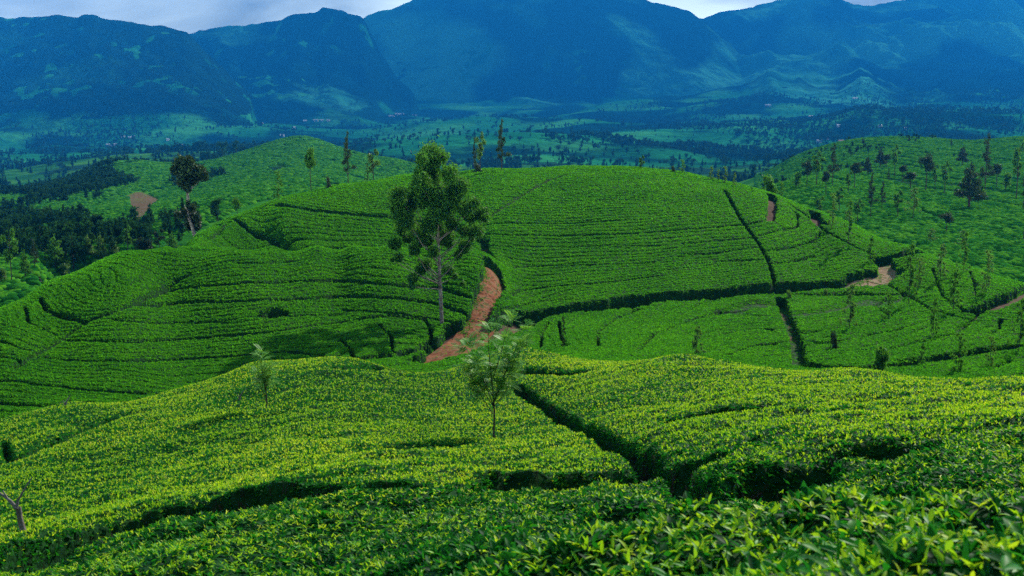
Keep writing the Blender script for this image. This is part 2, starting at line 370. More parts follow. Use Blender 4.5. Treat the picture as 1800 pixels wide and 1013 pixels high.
# ------------------------------------------------------------------ materials
def newmat(name):
    m = bpy.data.materials.new(name); m.use_nodes = True; nt = m.node_tree
    return m, nt, nt.nodes, nt.links, nt.nodes['Principled BSDF'], nt.nodes['Material Output']
def ramp(N, stops):
    r = N.new('ShaderNodeValToRGB'); e = r.color_ramp.elements
    while len(e) > 1: e.remove(e[-1])
    e[0].position = stops[0][0]; e[0].color = (*stops[0][1], 1)
    for p, c in stops[1:]:
        q = e.new(p); q.color = (*c, 1)
    return r
def leaf_mat(name, cols, trans=(.2, .5, .03), tmix=.3, rough=.5, spec=.5, scale=0.0):
    m, nt, N, L, b, out = newmat(name)
    oi = N.new('ShaderNodeObjectInfo')
    geo = N.new('ShaderNodeNewGeometry')
    n = N.new('ShaderNodeTexNoise'); n.inputs['Scale'].default_value = scale or .15; n.inputs['Detail'].default_value = 3
    L.new(geo.outputs['Position'], n.inputs['Vector'])
    mx = N.new('ShaderNodeMath'); mx.operation = 'MULTIPLY_ADD'
    L.new(n.outputs[0], mx.inputs[0]); mx.inputs[1].default_value = 1.5; mx.inputs[2].default_value = -.75
    src = geo.outputs['Random Per Island'] if scale else oi.outputs['Random']
    ad = N.new('ShaderNodeMath'); ad.operation = 'ADD'; L.new(src, ad.inputs[0]); L.new(mx.outputs[0], ad.inputs[1]); ad.use_clamp = True
    r = ramp(N, [(i / max(1, len(cols) - 1), c) for i, c in enumerate(cols)]); L.new(ad.outputs[0], r.inputs[0])
    L.new(r.outputs[0], b.inputs['Base Color'])
    b.inputs['Roughness'].default_value = rough; b.inputs['Specular IOR Level'].default_value = spec
    t = N.new('ShaderNodeBsdfTranslucent')
    mc = N.new('ShaderNodeMix'); mc.data_type = 'RGBA'; mc.blend_type = 'MIX'; mc.inputs[0].default_value = .55
    L.new(r.outputs[0], mc.inputs[6]); mc.inputs[7].default_value = (*trans, 1); L.new(mc.outputs[2], t.inputs[0])
    ms = N.new('ShaderNodeMixShader'); ms.inputs[0].default_value = tmix
    L.new(b.outputs[0], ms.inputs[1]); L.new(t.outputs[0], ms.inputs[2]); L.new(ms.outputs[0], out.inputs[0])
    return m
def noise_mat(name, stops, scale, rough=.9, bump=.0, bscale=None, detail=6, coord='Position', dist=1.0):
    m, nt, N, L, b, out = newmat(name)
    geo = N.new('ShaderNodeNewGeometry'); n = N.new('ShaderNodeTexNoise'); n.inputs['Scale'].default_value = scale; n.inputs['Detail'].default_value = detail
    L.new(geo.outputs['Position'], n.inputs['Vector'])
    r = ramp(N, stops); L.new(n.outputs[0], r.inputs[0]); L.new(r.outputs[0], b.inputs['Base Color'])
    b.inputs['Roughness'].default_value = rough; b.inputs['Specular IOR Level'].default_value = .04
    if bump:
        n2 = N.new('ShaderNodeTexNoise'); n2.inputs['Scale'].default_value = bscale or scale * 4; n2.inputs['Detail'].default_value = 5
        L.new(geo.outputs['Position'], n2.inputs['Vector'])
        bp = N.new('ShaderNodeBump'); bp.inputs['Strength'].default_value = bump; bp.inputs['Distance'].default_value = dist
        L.new(n2.outputs[0], bp.inputs['Height']); L.new(bp.outputs[0], b.inputs['Normal'])
    return m
M = {}
M['tea_body'] = noise_mat('tea_body', [(.3, (.004, .025, .006)), (.7, (.010, .055, .008))], 2.5, .8, .8, 9, dist=.1)  # dark old leaves and litter, with the inner shade put into the green
M['mature'] = leaf_mat('mature_leaf', [(.003, .036, .010), (.010, .10, .012), (.040, .21, .010)], (.04, .42, .012), .36, .55, .05)
M['flush'] = leaf_mat('young_leaf', [(.05, .32, .005), (.20, .48, .008), (.74, .72, .03)], (.55, .82, .010), .45, .5, .18)
M['mix'] = leaf_mat('tea_leaf_mix', [(.014, .12, .008), (.045, .22, .008), (.14, .37, .010)], (.15, .62, .008), .42, .6, .02)
M['soil'] = noise_mat('red_soil', [(.3, (.11, .032, .014)), (.45, (.20, .070, .030)), (.54, (.26, .11, .055)), (.60, (.14, .10, .035)), (.66, (.05, .09, .02)), (.72, (.18, .075, .035))], 1.3, .95, .6, 4, dist=.15)
M['dark_soil'] = noise_mat('dark_brown_soil', [(.3, (.05, .03, .02)), (.7, (.12, .075, .045))], 1.2, .95, .5, 5, dist=.1)  # dark brown earth under the tea bushes
M['bark'] = noise_mat('grey_bark', [(.3, (.10, .08, .065)), (.55, (.24, .21, .18)), (.75, (.36, .33, .29))], 3, .9, .5, 12, dist=.05)
M['dark_bark'] = noise_mat('dark_bark', [(.3, (.03, .022, .018)), (.7, (.09, .07, .055))], 5, .9, .6, 20, dist=.03)
M['crown'] = leaf_mat('gum_leaf', [(.008, .050, .010), (.030, .13, .014), (.09, .24, .018)], (.18, .50, .02), .38, .6, .15, scale=.6)
M['crown_dark'] = leaf_mat('dark_leaf', [(.006, .022, .008), (.012, .042, .012), (.035, .085, .018)], (.10, .16, .02), .2, .6, .3, scale=.5)
M['crown_light'] = leaf_mat('light_leaf', [(.03, .10, .02), (.06, .17, .02), (.12, .24, .03)], (.22, .46, .03), .35, .5, .4, scale=.6)
M['sapling_leaf'] = leaf_mat('sapling_leaf', [(.05, .22, .02), (.11, .32, .03), (.2, .42, .05)], (.3, .55, .05), .42, .5, .2, scale=.9)
M['far_leaf'] = leaf_mat('far_leaf', [(.006, .03, .015), (.015, .055, .02), (.03, .09, .02)], (.06, .2, .02), .2, .8, .0)

# ------------------------------------------------------------------ tea fields
usA = np.r_[np.linspace(-3400, -440, 90), np.linspace(-420, 2220, 760), np.linspace(2240, 5600, 110)]; YsA = np.exp(np.arange(math.log(1.45), math.log(60), .0115))
usB = np.linspace(-260, 2060, 1050)
YsB = [YsA[-1]]
while YsB[-1] < 240: YsB.append(YsB[-1] * (1 + (.0021 if 62 < YsB[-1] < 188 else .008)))
YsB = np.array(YsB)
def sprig_points(verts, quads, reg, normals=None):
    pass
samples = {}
def build_part(us, Ys, rows, name):
    U, Y, x, y, z, dip, reg = canopy_grid(us, Ys, rows)
    V = np.stack([x, y, z - dip], -1).reshape(-1, 3); Q = grid_quads(len(Ys), len(us)); R = reg.ravel()
    dq = dip.ravel()[Q].min(1)
    keep = dq < 1.3
    return V, Q[keep], R[Q[keep][:, 0]], dip.ravel(), (U, Y, x, y, z, dip)
VA, QA, RA, DA, gA = build_part(usA, YsA, False, 'a')
VB, QB, RB, DB, gB = build_part(usB, YsB, True, 'b')
nA = len(VA)
Vall = np.vstack([VA, VB]); Qall = np.vstack([QA, QB + nA]); Rall = np.r_[RA, RB]; Dall = np.r_[DA, DB]

def instancer(name, pts, rot, scl, pick, sources, parent=None, **kw):
    me = bpy.data.meshes.new(name); me.vertices.add(len(pts)); me.vertices.foreach_set('co', np.ascontiguousarray(pts, dtype=np.float32).ravel())
    a = me.attributes.new('rot', 'FLOAT_VECTOR', 'POINT'); a.data.foreach_set('vector', np.ascontiguousarray(rot, dtype=np.float32).ravel())
    a = me.attributes.new('scl', 'FLOAT', 'POINT'); a.data.foreach_set('value', np.ascontiguousarray(scl, dtype=np.float32))
    a = me.attributes.new('pick', 'INT', 'POINT'); a.data.foreach_set('value', np.ascontiguousarray(pick, dtype=np.int32))
    o = add(name, me, parent, **kw)
    ng = bpy.data.node_groups.new(name, 'GeometryNodeTree')
    ng.interface.new_socket('Geometry', in_out='INPUT', socket_type='NodeSocketGeometry')
    ng.interface.new_socket('Geometry', in_out='OUTPUT', socket_type='NodeSocketGeometry')
    N = ng.nodes; L = ng.links
    gi = N.new('NodeGroupInput'); go = N.new('NodeGroupOutput'); ip = N.new('GeometryNodeInstanceOnPoints')
    jn = N.new('GeometryNodeGeometryToInstance')
    for s in reversed(sources):
        oi = N.new('GeometryNodeObjectInfo'); oi.inputs['Object'].default_value = s; oi.inputs['As Instance'].default_value = False
        L.new(oi.outputs['Geometry'], jn.inputs[0])
    L.new(jn.outputs[0], ip.inputs['Instance']); ip.inputs['Pick Instance'].default_value = True
    L.new(gi.outputs[0], ip.inputs['Points'])
    def attr(nm, ty):
        n = N.new('GeometryNodeInputNamedAttribute'); n.data_type = ty; n.inputs['Name'].default_value = nm; return n.outputs[0]
    L.new(attr('pick', 'INT'), ip.inputs['Instance Index'])
    e2r = N.new('FunctionNodeEulerToRotation'); L.new(attr('rot', 'FLOAT_VECTOR'), e2r.inputs[0]); L.new(e2r.outputs[0], ip.inputs['Rotation'])
    L.new(attr('scl', 'FLOAT'), ip.inputs['Scale']); L.new(ip.outputs[0], go.inputs[0])
    md = o.modifiers.new('scatter', 'NODES'); md.node_group = ng
    return o

def leaf_geo(seg, width, bend, fold, L=1.0):
    """one leaf along +Y: pointed ellipse, folded at the midrib, bending down; returns verts, quads"""
    vs = []; q = []
    for i in range(seg + 1):
        t = i / seg; wd = width * (sin(pi * min(1, t * .93 + .03)) ** .8) * (1 - .25 * t); yy = L * t; zz = -bend * t * t
        vs += [(-wd, yy * 1.0, zz + fold * wd), (0, yy, zz), (wd, yy, zz + fold * wd)]
    for i in range(seg):
        a = i * 3; q += [(a, a + 1, a + 4, a + 3), (a + 1, a + 2, a + 5, a + 4)]
    return np.array(vs), np.array(q)
def rotm(rx, ry, rz):
    cx, sx, cy_, sy, cz, sz = cos(rx), sin(rx), cos(ry), sin(ry), cos(rz), sin(rz)
    return np.array([[cz, -sz, 0], [sz, cz, 0], [0, 0, 1]]) @ np.array([[cy_, 0, sy], [0, 1, 0], [-sy, 0, cy_]]) @ np.array([[1, 0, 0], [0, cx, -sx], [0, sx, cx]])
def sprig(name, n, elev, seg, width, mat, seed, spread=.5, flat=0):
    r = random.Random(seed); VV = []; QQ = []; c = 0
    for i in range(n):
        v, q = leaf_geo(seg, width * r.uniform(.8, 1.2), r.uniform(.1, .4), .35)
        s = r.uniform(.6, 1.0)
        R = rotm(radians(r.uniform(*elev)), radians(r.uniform(-30, 30)), 2.4 * i + r.uniform(-.5, .5))
        off = np.array([r.uniform(-1, 1) * spread * .4, r.uniform(-1, 1) * spread * .4, r.uniform(-.25, .1) * (1 if n > 2 else 0)])
        VV.append((v * s) @ R.T + off); QQ.append(q + c); c += len(v)
    me = mesh_from(name, np.vstack(VV), np.vstack(QQ), mat)
    return bpy.data.objects.new(name, me)
SR = [sprig('tea_leaves', 6, (-5, 45), 2, .26, M['mature'], s) for s in range(4)] + [sprig('tea_flush', 3, (35, 85), 2, .20, M['flush'], 50 + s, .15) for s in range(3)]
SRf = [sprig('tea_leaves', 6, (-5, 55), 2, .28, M['mix'], 30 + s) for s in range(7)]
SRn = [sprig('tea_leaves', 6, (-10, 50), 5, .25, M['mature'], 10 + s) for s in range(4)] + [sprig('tea_flush', 3, (30, 85), 5, .19, M['flush'], 70 + s, .1) for s in range(3)]

def stem_src(seed):
    r = random.Random(seed); V = []; Q = []; c = 0
    for i in range(5):
        a = r.uniform(0, 6.28); n = 4; rad = [.020, .016, .012, .007]
        pth = [np.array([.12 * cos(a) * t + r.uniform(-.05, .05), .12 * sin(a) * t * 2.2 + r.uniform(-.05, .05), -.5 + t]) for t in (0, .35, .7, 1.05)]
        for j, p in enumerate(pth):
            for q in range(4): V.append(p + rad[j] * np.array([cos(q * pi / 2), sin(q * pi / 2), 0]))
        for j in range(3):
            for q in range(4): Q.append((c + j * 4 + q, c + j * 4 + (q + 1) % 4, c + j * 4 + 4 + (q + 1) % 4, c + j * 4 + 4 + q))
        c += 16
    return bpy.data.objects.new('tea_stems', mesh_from('tea_stems', np.array(V), np.array(Q), M['dark_bark']))
STEMS = [stem_src(i) for i in range(3)]
def scatter_points(V, Q, dens_fn, seed):
    g = np.random.default_rng(seed)
    a, b, c, d = (V[Q[:, i]] for i in range(4))
    n1 = np.cross(c - a, d - b); ar = .5 * np.linalg.norm(n1, axis=1); n1 /= (2 * ar[:, None] + 1e-9)
    n1[n1[:, 2] < 0] *= -1
    cen = (a + b + c + d) / 4; dist = np.linalg.norm(cen, axis=1)
    size, rho = dens_fn(dist)
    lam = ar * rho; cnt = g.poisson(np.clip(lam, 0, 60)); idx = np.repeat(np.arange(len(Q)), cnt)
    s, t = g.random((2, len(idx), 1))
    P = (a[idx] * (1 - s) + b[idx] * s) * (1 - t) + (d[idx] * (1 - s) + c[idx] * s) * t
    return P, n1[idx], size[idx], g, idx
def dens(dist):
    size = np.interp(dist, [0, 5, 12, 30, 55, 100, 200], [.052, .056, .064, .080, .105, .145, .20])
    rho = np.interp(dist, [0, 4, 8, 60, 100, 200], [3.0, 2.8, 2.0, 1.9, 1.6, 1.4]) / size ** 2
    return size, rho

for rid, (nm, lab) in enumerate(REG):
    m = Rall == rid
    if m.sum() < 50: print('empty region', rid); continue
    V, Q = compact(Vall, Qall[m]); dipq = Dall[Qall[m]].mean(1)
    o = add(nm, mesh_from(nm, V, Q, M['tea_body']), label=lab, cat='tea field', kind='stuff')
    P, Nn, S, g, idx = scatter_points(V, Q, dens, 100 + rid)
    w0 = (dipq[idx] > .25) & (np.linalg.norm(P, axis=1) < 150) & (g.random(len(P)) < np.interp(np.linalg.norm(P, axis=1), [3, 15, 60, 150], [.02, .035, .06, .12])) & (abs(Nn[:, 2]) < .7)
    if w0.sum() > 5:
        Pw = P[w0]; nw = len(Pw)
        instancer('tea_stems', Pw - [0, 0, .05], np.stack([g.normal(0, .25, nw), g.normal(0, .25, nw), g.uniform(0, 6.28, nw)], -1), g.uniform(.22, .42, nw), g.integers(0, 3, nw), STEMS, o, kind='stuff')
    # keep what could be seen: inside the widened frame and not far down the back slopes
    uu, vv = proj(P[:, 0], P[:, 1], P[:, 2])
    k = (((uu > -160) & (uu < 1960) & (vv < 1250) & (P[:, 1] > 1.6)) | ((P[:, 1] < 9) & (abs(P[:, 0]) < 6.5)) | ((P[:, 1] < 30) & (abs(P[:, 0]) < 20) & (uu > -400) & (uu < 2200))) & ((dipq[idx] < .3) | (g.random(len(idx)) < .16))
    ip = idx[k]; P, Nn, S = P[k], Nn[k], S[k]; dp = dipq[ip]
    n = len(P)
    tilt = g.normal(0, .28, (n, 2))
    # lean outwards with the surface
    ax = np.clip(np.arctan2(-Nn[:, 1], Nn[:, 2]), -.9, .9) * .8; ay = np.clip(np.arctan2(Nn[:, 0], Nn[:, 2]), -.9, .9) * .8
    rot = np.stack([ax + tilt[:, 0], ay + tilt[:, 1], g.uniform(0, 2 * pi, n)], -1)
    dd = np.linalg.norm(P, axis=1)
    pf = np.interp(dd, [0, 8, 30, 60, 120, 200], [.46, .46, .28, .18, .2, .2]) * np.clip(1 - dp / .35, 0.05, 1)
    patch = .3 + 1.4 * vnoise(P[:, 0] / 3.1 + 9, P[:, 1] / 3.1)
    fl = g.random(n) < pf * patch
    near = dd < 13
    fl &= dd < 58
    pick = np.where(dd >= 58, g.integers(0, 7, n), np.where(fl, 4 + g.integers(0, 3, n), g.integers(0, 4, n)))
    scl = S * g.uniform(.7, 1.25, n) * np.where(fl, .8, 1.08)
    P = P + np.stack([0 * S, 0 * S, np.where(fl, .35 * S, 0)], -1)
    for tag_, mm, src in (('near', near, SRn), ('far', ~near & (dd < 58), SR), ('far', dd >= 58, SRf)):
        if mm.sum() > 10: instancer('tea_leaves', P[mm], rot[mm], scl[mm], pick[mm], src, o, kind='stuff')
    print(rid, lab[:30], 'quads', len(Q), 'sprigs', n)

# ------------------------------------------------------------------ ground under the tea
us = np.linspace(-700, 2500, 330)
Ys = np.exp(np.r_[np.arange(math.log(1.2), math.log(60), .03), np.arange(math.log(60), math.log(260), .0085)])
U, Y = np.meshgrid(us, Ys); V0 = table(U, Y); x, y, z = pt(U, V0, Y)
def road_cut(x, y):
    d = seg_dist(np.asarray(x, float), np.asarray(y, float), ROADL[3][0]); s_ = np.clip((d - 1.6) / 1.2, 0, 1)
    near_bend = np.clip((np.asarray(x) - 30) / 10, 0, 1)
    return .55 * (1 - s_ * s_ * (3 - 2 * s_)) * (1 - near_bend)
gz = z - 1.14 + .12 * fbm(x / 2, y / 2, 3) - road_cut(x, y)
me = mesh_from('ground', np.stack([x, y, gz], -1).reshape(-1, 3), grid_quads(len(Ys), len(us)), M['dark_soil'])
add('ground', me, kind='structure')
# earth paths: strips lying on the ground
def strip_path(L, hw, name, mat, lift=.12, extra=0):
    seg = np.r_[0, np.cumsum(np.linalg.norm(np.diff(L, axis=0), axis=1))]; n = max(4, int(seg[-1] / .45)); ss = np.linspace(0, seg[-1], n)
    L = np.c_[np.interp(ss, seg, L[:, 0]), np.interp(ss, seg, L[:, 1])]
    for _ in range(14): L[1:-1] = (L[:-2] + L[1:-1] * 2 + L[2:]) / 4
    t = np.gradient(L, axis=0); t /= np.linalg.norm(t, axis=1)[:, None] + 1e-9; nrm = np.stack([-t[:, 1], t[:, 0]], -1)
    k = 17; sc_ = np.linspace(-1, 1, k)
    vs = (L[:, None] + nrm[:, None] * sc_[None, :, None] * hw).reshape(-1, 2)
    zz = ground_z(vs[:, 0], vs[:, 1], False) + lift + .035 * fbm(vs[:, 0] / 1.1, vs[:, 1] / 1.1, 3) + .03 + .04 * np.tile(abs(sc_) ** 2, n)
    return mesh_from(name, np.c_[vs, zz], grid_quads(n, k), mat)
def table_z(x, y):
    x = np.asarray(x, float); y = np.asarray(y, float); z = -y * .15
    for _ in range(12):
        u = 900 + FPX * x / (y * cp - z * sp); v = table(u, y); z = pt(u, v, y)[2]
    return z
def ground_z(x, y, rough=True): return table_z(x, y) - 1.14 + (.12 * fbm(x / 2, y / 2, 3) if rough else 0) - road_cut(x, y)
p1 = ROADL[0][0]; 
M['tan_soil'] = noise_mat('tan_soil', [(.3, (.16, .09, .05)), (.45, (.26, .16, .09)), (.54, (.34, .24, .15)), (.60, (.16, .13, .05)), (.66, (.06, .10, .025)), (.72, (.26, .16, .09))], 1.5, .95, .7, 4, dist=.15)
add('path', strip_path(ROADL[0][0], 1.4, 'path', M['soil']), kind='structure')
add('path', strip_path(ROADL[2][0], 2.9, 'path', M['soil'], .20), kind='structure')
add('road', strip_path(ROADL[3][0][8:], 2.1, 'road', M['tan_soil'], .10), kind='structure')
add('road', strip_path(ROADL[4][0], 1.9, 'road', M['tan_soil'], .14), kind='structure')

# weeds and stones on the earth paths
g = np.random.default_rng(31)
def on_paths(n, edge):
    P = []
    for L, hw in ((ROADL[0][0], .95), (ROADL[2][0], 2.0), (ROADL[3][0][8:], 1.3), (ROADL[4][0], 1.0)):
        seg = np.linalg.norm(np.diff(L, axis=0), axis=1); k = g.choice(len(seg), int(n * seg.sum() / 60), p=seg / seg.sum()); t = g.random(len(k))[:, None]
        d = (L[k + 1] - L[k]) / seg[k][:, None]; nn = np.stack([-d[:, 1], d[:, 0]], -1)
        o_ = g.uniform(-1, 1, len(k)); o_ = np.where(edge, np.sign(o_) * abs(o_) ** .35, o_)
        P.append(L[k] * (1 - t) + L[k + 1] * t + nn * (o_ * hw * 1.15)[:, None])
    P = np.vstack(P); keep = vnoise(P[:, 0] / .9 + 3, P[:, 1] / .9) > (.35 if edge else .2); P = P[keep]
    return np.c_[P, ground_z(P[:, 0], P[:, 1], False) + .16]
P = on_paths(2600, True); n = len(P)
instancer('weeds', P, np.stack([g.normal(0, .3, n), g.normal(0, .3, n), g.uniform(0, 6.28, n)], -1), g.uniform(.07, .22, n), g.integers(0, 7, n), SRf, label='weeds growing along the edges of the earth paths', cat='weeds', kind='stuff')
def stone(seed):
    q = np.random.default_rng(seed); V = q.normal(size=(8, 3)); V = box_pts * q.uniform(.6, 1.1, (8, 1)) * [1, .8, .5]
    return bpy.data.objects.new('stone', mesh_from('stone', V, np.array([(0, 1, 3, 2), (4, 6, 7, 5), (0, 4, 5, 1), (2, 3, 7, 6), (0, 2, 6, 4), (1, 5, 7, 3)]), M['tan_soil'], False))
box_pts = np.array([(a, b, c) for a in (-1, 1) for b in (-1, 1) for c in (-1, 1)], float)
P = on_paths(1500, False); n = len(P)
instancer('stones', P - [0, 0, .02], np.stack([g.normal(0, .5, n), g.normal(0, .5, n), g.uniform(0, 6.28, n)], -1), g.uniform(.02, .075, n), g.integers(0, 3, n), [stone(i) for i in range(3)], label='loose stones and clods lying on the earth paths', cat='stones', kind='stuff')

# ------------------------------------------------------------------ middle distance and valley
MID = [
 (-400,640,108),(0,580,108),(150,545,112),(300,510,116),(600,470,116),(1200,480,116),(1640,590,116),(1900,580,108),(2200,600,108),
 (-400,520,150),(0,500,150),(300,470,150),(600,440,180),(900,420,260),(1200,430,240),(1500,440,200),(1640,510,150),(1900,520,150),(2200,540,150),
 (1790,500,170),(1750,450,195),(1700,400,232),(1600,380,245),(1500,370,255),(1400,345,275),(1375,326,305),(1290,370,330),(1430,312,350),(1500,305,380),(1600,300,385),(1750,300,375),(1700,340,300),(2100,300,380),(2100,400,230),
 (1600,243,520),(1697,250,500),(1800,242,485),(2100,235,480),(1530,246,525),(1468,256,520),(1401,278,500),(1340,320,480),(1600,268,440),(1750,268,430),(1470,285,440),
 (1600,290,700),(1800,290,680),(1450,300,700),(1340,330,700),(2100,290,680),
 (527,241,620),(446,263,600),(487,249,610),(600,263,600),(728,290,560),(527,290,470),(600,310,410),(450,330,340),(400,350,290),(350,290,520),(300,310,470),(680,310,480),
 (500,275,800),(700,320,760),(850,360,600),(620,290,790),
 (208,286,520),(150,318,480),(240,350,390),(300,350,380),(180,370,340),(100,380,330),(0,400,330),(0,340,480),(0,440,240),(150,430,230),(300,430,210),(-350,420,300),(-350,340,480),(100,330,500),
 (208,310,640),(100,340,650),(0,345,640),(300,305,640),(-350,345,640),
 (0,300,900),(200,275,950),(400,275,950),(650,290,950),(-350,300,900),
 (900,350,420),(1150,340,450),(1000,340,650),(1200,340,650),(900,296,950),(1150,296,950),(1350,292,950),(1600,275,950),(1900,270,950),(2200,270,950),
 (-350,255,1500),(0,255,1500),(300,248,1500),(600,258,1500),(900,262,1400),(1200,262,1400),(1500,255,1400),(1800,245,1500),(2200,240,1500),
 (-350,228,2400),(0,226,2400),(300,222,2400),(600,222,2400),(900,224,2300),(1200,222,2300),(1500,215,2300),(1800,205,2400),(2200,200,2400),
 (-350,210,3300),(0,210,3300),(300,204,3400),(600,198,3400),(900,196,3500),(1200,190,3500),(1500,182,3500),(1800,180,3500),(2200,178,3500),
 (-350,200,4400),(300,195,4400),(900,186,4700),(1400,165,4800),(1800,158,4800),(2200,158,4800),(900,186,9500),(-350,195,9500),(2200,180,9500),
]
def squeeze(Y): return np.exp(np.interp(np.log(Y), np.log([50, 200, 330, 520, 900, 1500, 3300, 9500]), np.log([50, 200, 400, 850, 1900, 3000, 5600, 12000])))
mid_v = fit([(a, b, float(squeeze(c))) for a, b, c in MID], 1e-6)
SKY1 = [(-500,60),(-200,38),(0,33),(84,29),(138,31),(146,26),(170,27),(180,33),(235,42),(285,49),(329,59),(360,90),(400,130),(450,175),(500,230)]
SKY2 = [(180,230),(230,170),(270,120),(300,85),(327,60),(369,52),(419,45),(470,41),(520,25),(559,22),(567,14),(600,17),(640,33),(652,58),(672,98),(700,138),(735,172),(770,200),(800,240)]
SKY3 = [(540,200),(590,110),(615,60),(640,33),(665,20),(690,18),(729,0),(780,-25),(860,-50),(960,-55),(1040,-40),(1100,-10),(1130,0),(1200,17),(1217,23),(1232,35),(1262,62),(1300,95),(1340,130),(1400,160),(1460,190)]
SKY4 = [(1000,60),(1150,55),(1232,34),(1260,24),(1317,13),(1361,3),(1400,-3),(1441,2),(1478,0),(1502,7),(1536,9),(1579,1),(1640,-10),(1720,-14),(1800,-10),(2000,0),(2400,30)]
def sky_v(s, u): s = np.array(s, float); return np.interp(u, s[:, 0], s[:, 1])
def ridged(x, y, o=5):
    t = 0; a = .5; wgt = 1
    for k in range(o):
        n = 1 - abs(2 * vnoise(x * 2 ** k + 31.7 * k, y * 2 ** k + 11.9 * k) - 1); n = n * n
        t = t + a * n * wgt; wgt = np.clip(n * 1.6, 0, 1); a *= .5
    return t
KM = 2.3
def range_z(u, Y, s, Yb, Yc, power, ridge, seed, vb=205):
    """height of a range: climbs from its foot at Yb to its crest at Yc, with spurs running down it"""
    X = (u - 900) / FPX * Y
    wob = 520 * fbm(X / 1900 + seed, Y / 2000 + seed, 3)
    low = np.clip((Yc - Y) / (Yc - Yb), 0, 1)
    us_ = u + low * 130 * fbm(X / 1300 + seed * 2, Y / 1100, 4)
    vc = sky_v(s, us_)
    zc = pt(u, vc, Yc)[2]; zb = pt(u, vb, Yb)[2]
    t = (Y + wob * ridge * np.clip((Yc - Y) / 600, 0, 1) - Yb) / (Yc - Yb)
    up = np.clip(t, -1, 1)
    prof = np.where(up > 0, 1 - (1 - np.clip(up, 0, 1)) ** power, up * .6)
    env = np.clip(up, 0, 1) * np.clip((Yc - Y) / 500, 0, 1)
    rx = (X * .85 + Y * .35) / 1200 + .5 * fbm(X / 1400, Y / 1400 + seed, 3); ry = (Y * .9 - X * .3) / 2500
    sp_ = ridged(rx + seed, ry + seed)
    sp2 = ridged(rx * 3.1 + seed, ry * 2.9 + seed, 5)
    z = zb + (zc - zb) * prof + env * (ridge * 600 * (sp_ - .55) + (60 + 130 * ridge) * (sp2 - .5))
    z = np.where(Y > Yc, zc - (Y - Yc) * .9, z)
    return z
def far_z(u, Y):
    v = mid_v(u * US, np.log(Y)); x, y, z = pt(u, v, Y)
    und = np.clip((Y - 1500) / 900, 0, 1)
    z = z + und * (230 * fbm(x / 760 + 3, Y / 820, 3) + 30 * fbm(x / 200, Y / 260, 3)) + np.clip(Y / 800, 0, 1) * 4.0 * fbm(x / 60, Y / 60, 3)
    z = z - 25 * np.clip((212 - Y) / 25, 0, 1) * np.clip((u - 60) / 120, 0, 1) * np.clip((1620 - u) / 60, 0, 1)
    if np.max(Y) > 3500:
        m = Y > 3500
        uu = np.broadcast_to(u, Y.shape)[m]; YY = Y[m]
        zz = z[m]
        for s, Yb, Yc, p, rg, sd_, vb_ in ((SKY1, 3700, 4700, 1.15, .40, 3.1, 250), (SKY2, 4900, 6300, 1.1, .85, 11.7, 225), (SKY3, 6900, 8000, 1.05, .22, 23.9, 200), (SKY4, 6500, 9200, .9, 1.3, 37.3, 205)):
            r = range_z(uu, YY, s, Yb, Yc, p, rg, sd_, vb_)
            r = r + (-400 * np.clip((sky_v(s, uu) - 165) / 60, 0, 1))
            zz = np.maximum(zz, r)
        # low folded hills at the right foot
        h = 190 * np.clip(1 - abs(YY - 6300) / 1500, 0, 1) * np.clip((uu - 1200) / 250, 0, 1) * (.2 + 1.0 * ridged(uu / 160, YY / 1500 + 2, 4))
        zz = zz + h
        z = z.copy(); z[m] = zz
    return z
def build_far(us, Ys, mat, name):
    U, Y = np.meshgrid(us, Ys); z = far_z(U, Y)
    x = (U - 900) / FPX * (Y * cp - z * sp)
    return U, Y, x, z
def far_material(name, stops_field, stops_wood, fscale, wscale, wood_amt, bump, bdist, bscale):
    m, nt, N, L, b, out = newmat(name)
    geo = N.new('ShaderNodeNewGeometry')
    def noise(s, d=5):
        n = N.new('ShaderNodeTexNoise'); n.inputs['Scale'].default_value = s; n.inputs['Detail'].default_value = d
        L.new(geo.outputs['Position'], n.inputs['Vector']); return n.outputs[0]
    rf = ramp(N, stops_field); L.new(noise(fscale), rf.inputs[0])
    rw = ramp(N, stops_wood); L.new(noise(wscale * 6, 3), rw.inputs[0])
    th = ramp(N, [(max(0, wood_amt - .035), (0, 0, 0)), (wood_amt + .035, (1, 1, 1))]); L.new(noise(wscale, 7), th.inputs[0])
    mx = N.new('ShaderNodeMix'); mx.data_type = 'RGBA'; L.new(th.outputs[0], mx.inputs[0]); L.new(rf.outputs[0], mx.inputs[6]); L.new(rw.outputs[0], mx.inputs[7])
    at = N.new('ShaderNodeAttribute'); at.attribute_name = 'soil'
    sm = N.new('ShaderNodeMix'); sm.data_type = 'RGBA'; L.new(at.outputs['Fac'], sm.inputs[0]); L.new(mx.outputs[2], sm.inputs[6]); sm.inputs[7].default_value = (.16, .09, .06, 1)
    L.new(sm.outputs[2], b.inputs['Base Color'])
    b.inputs['Roughness'].default_value = .95; b.inputs['Specular IOR Level'].default_value = 0.0
    bp = N.new('ShaderNodeBump'); bp.inputs['Strength'].default_value = bump; bp.inputs['Distance'].default_value = bdist
    L.new(noise(bscale, 4), bp.inputs['Height']); L.new(bp.outputs[0], b.inputs['Normal'])
    return m
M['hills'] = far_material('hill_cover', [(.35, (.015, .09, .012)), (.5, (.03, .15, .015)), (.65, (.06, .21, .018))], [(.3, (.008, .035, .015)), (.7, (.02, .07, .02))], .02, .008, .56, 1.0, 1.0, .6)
M['valley'] = far_material('valley_cover', [(.35, (.010, .13, .05)), (.5, (.02, .20, .06)), (.65, (.05, .30, .07))], [(.3, (.003, .025, .018)), (.7, (.006, .05, .028))], .0035, .0022, .50, 1.0, 12.0, .03)
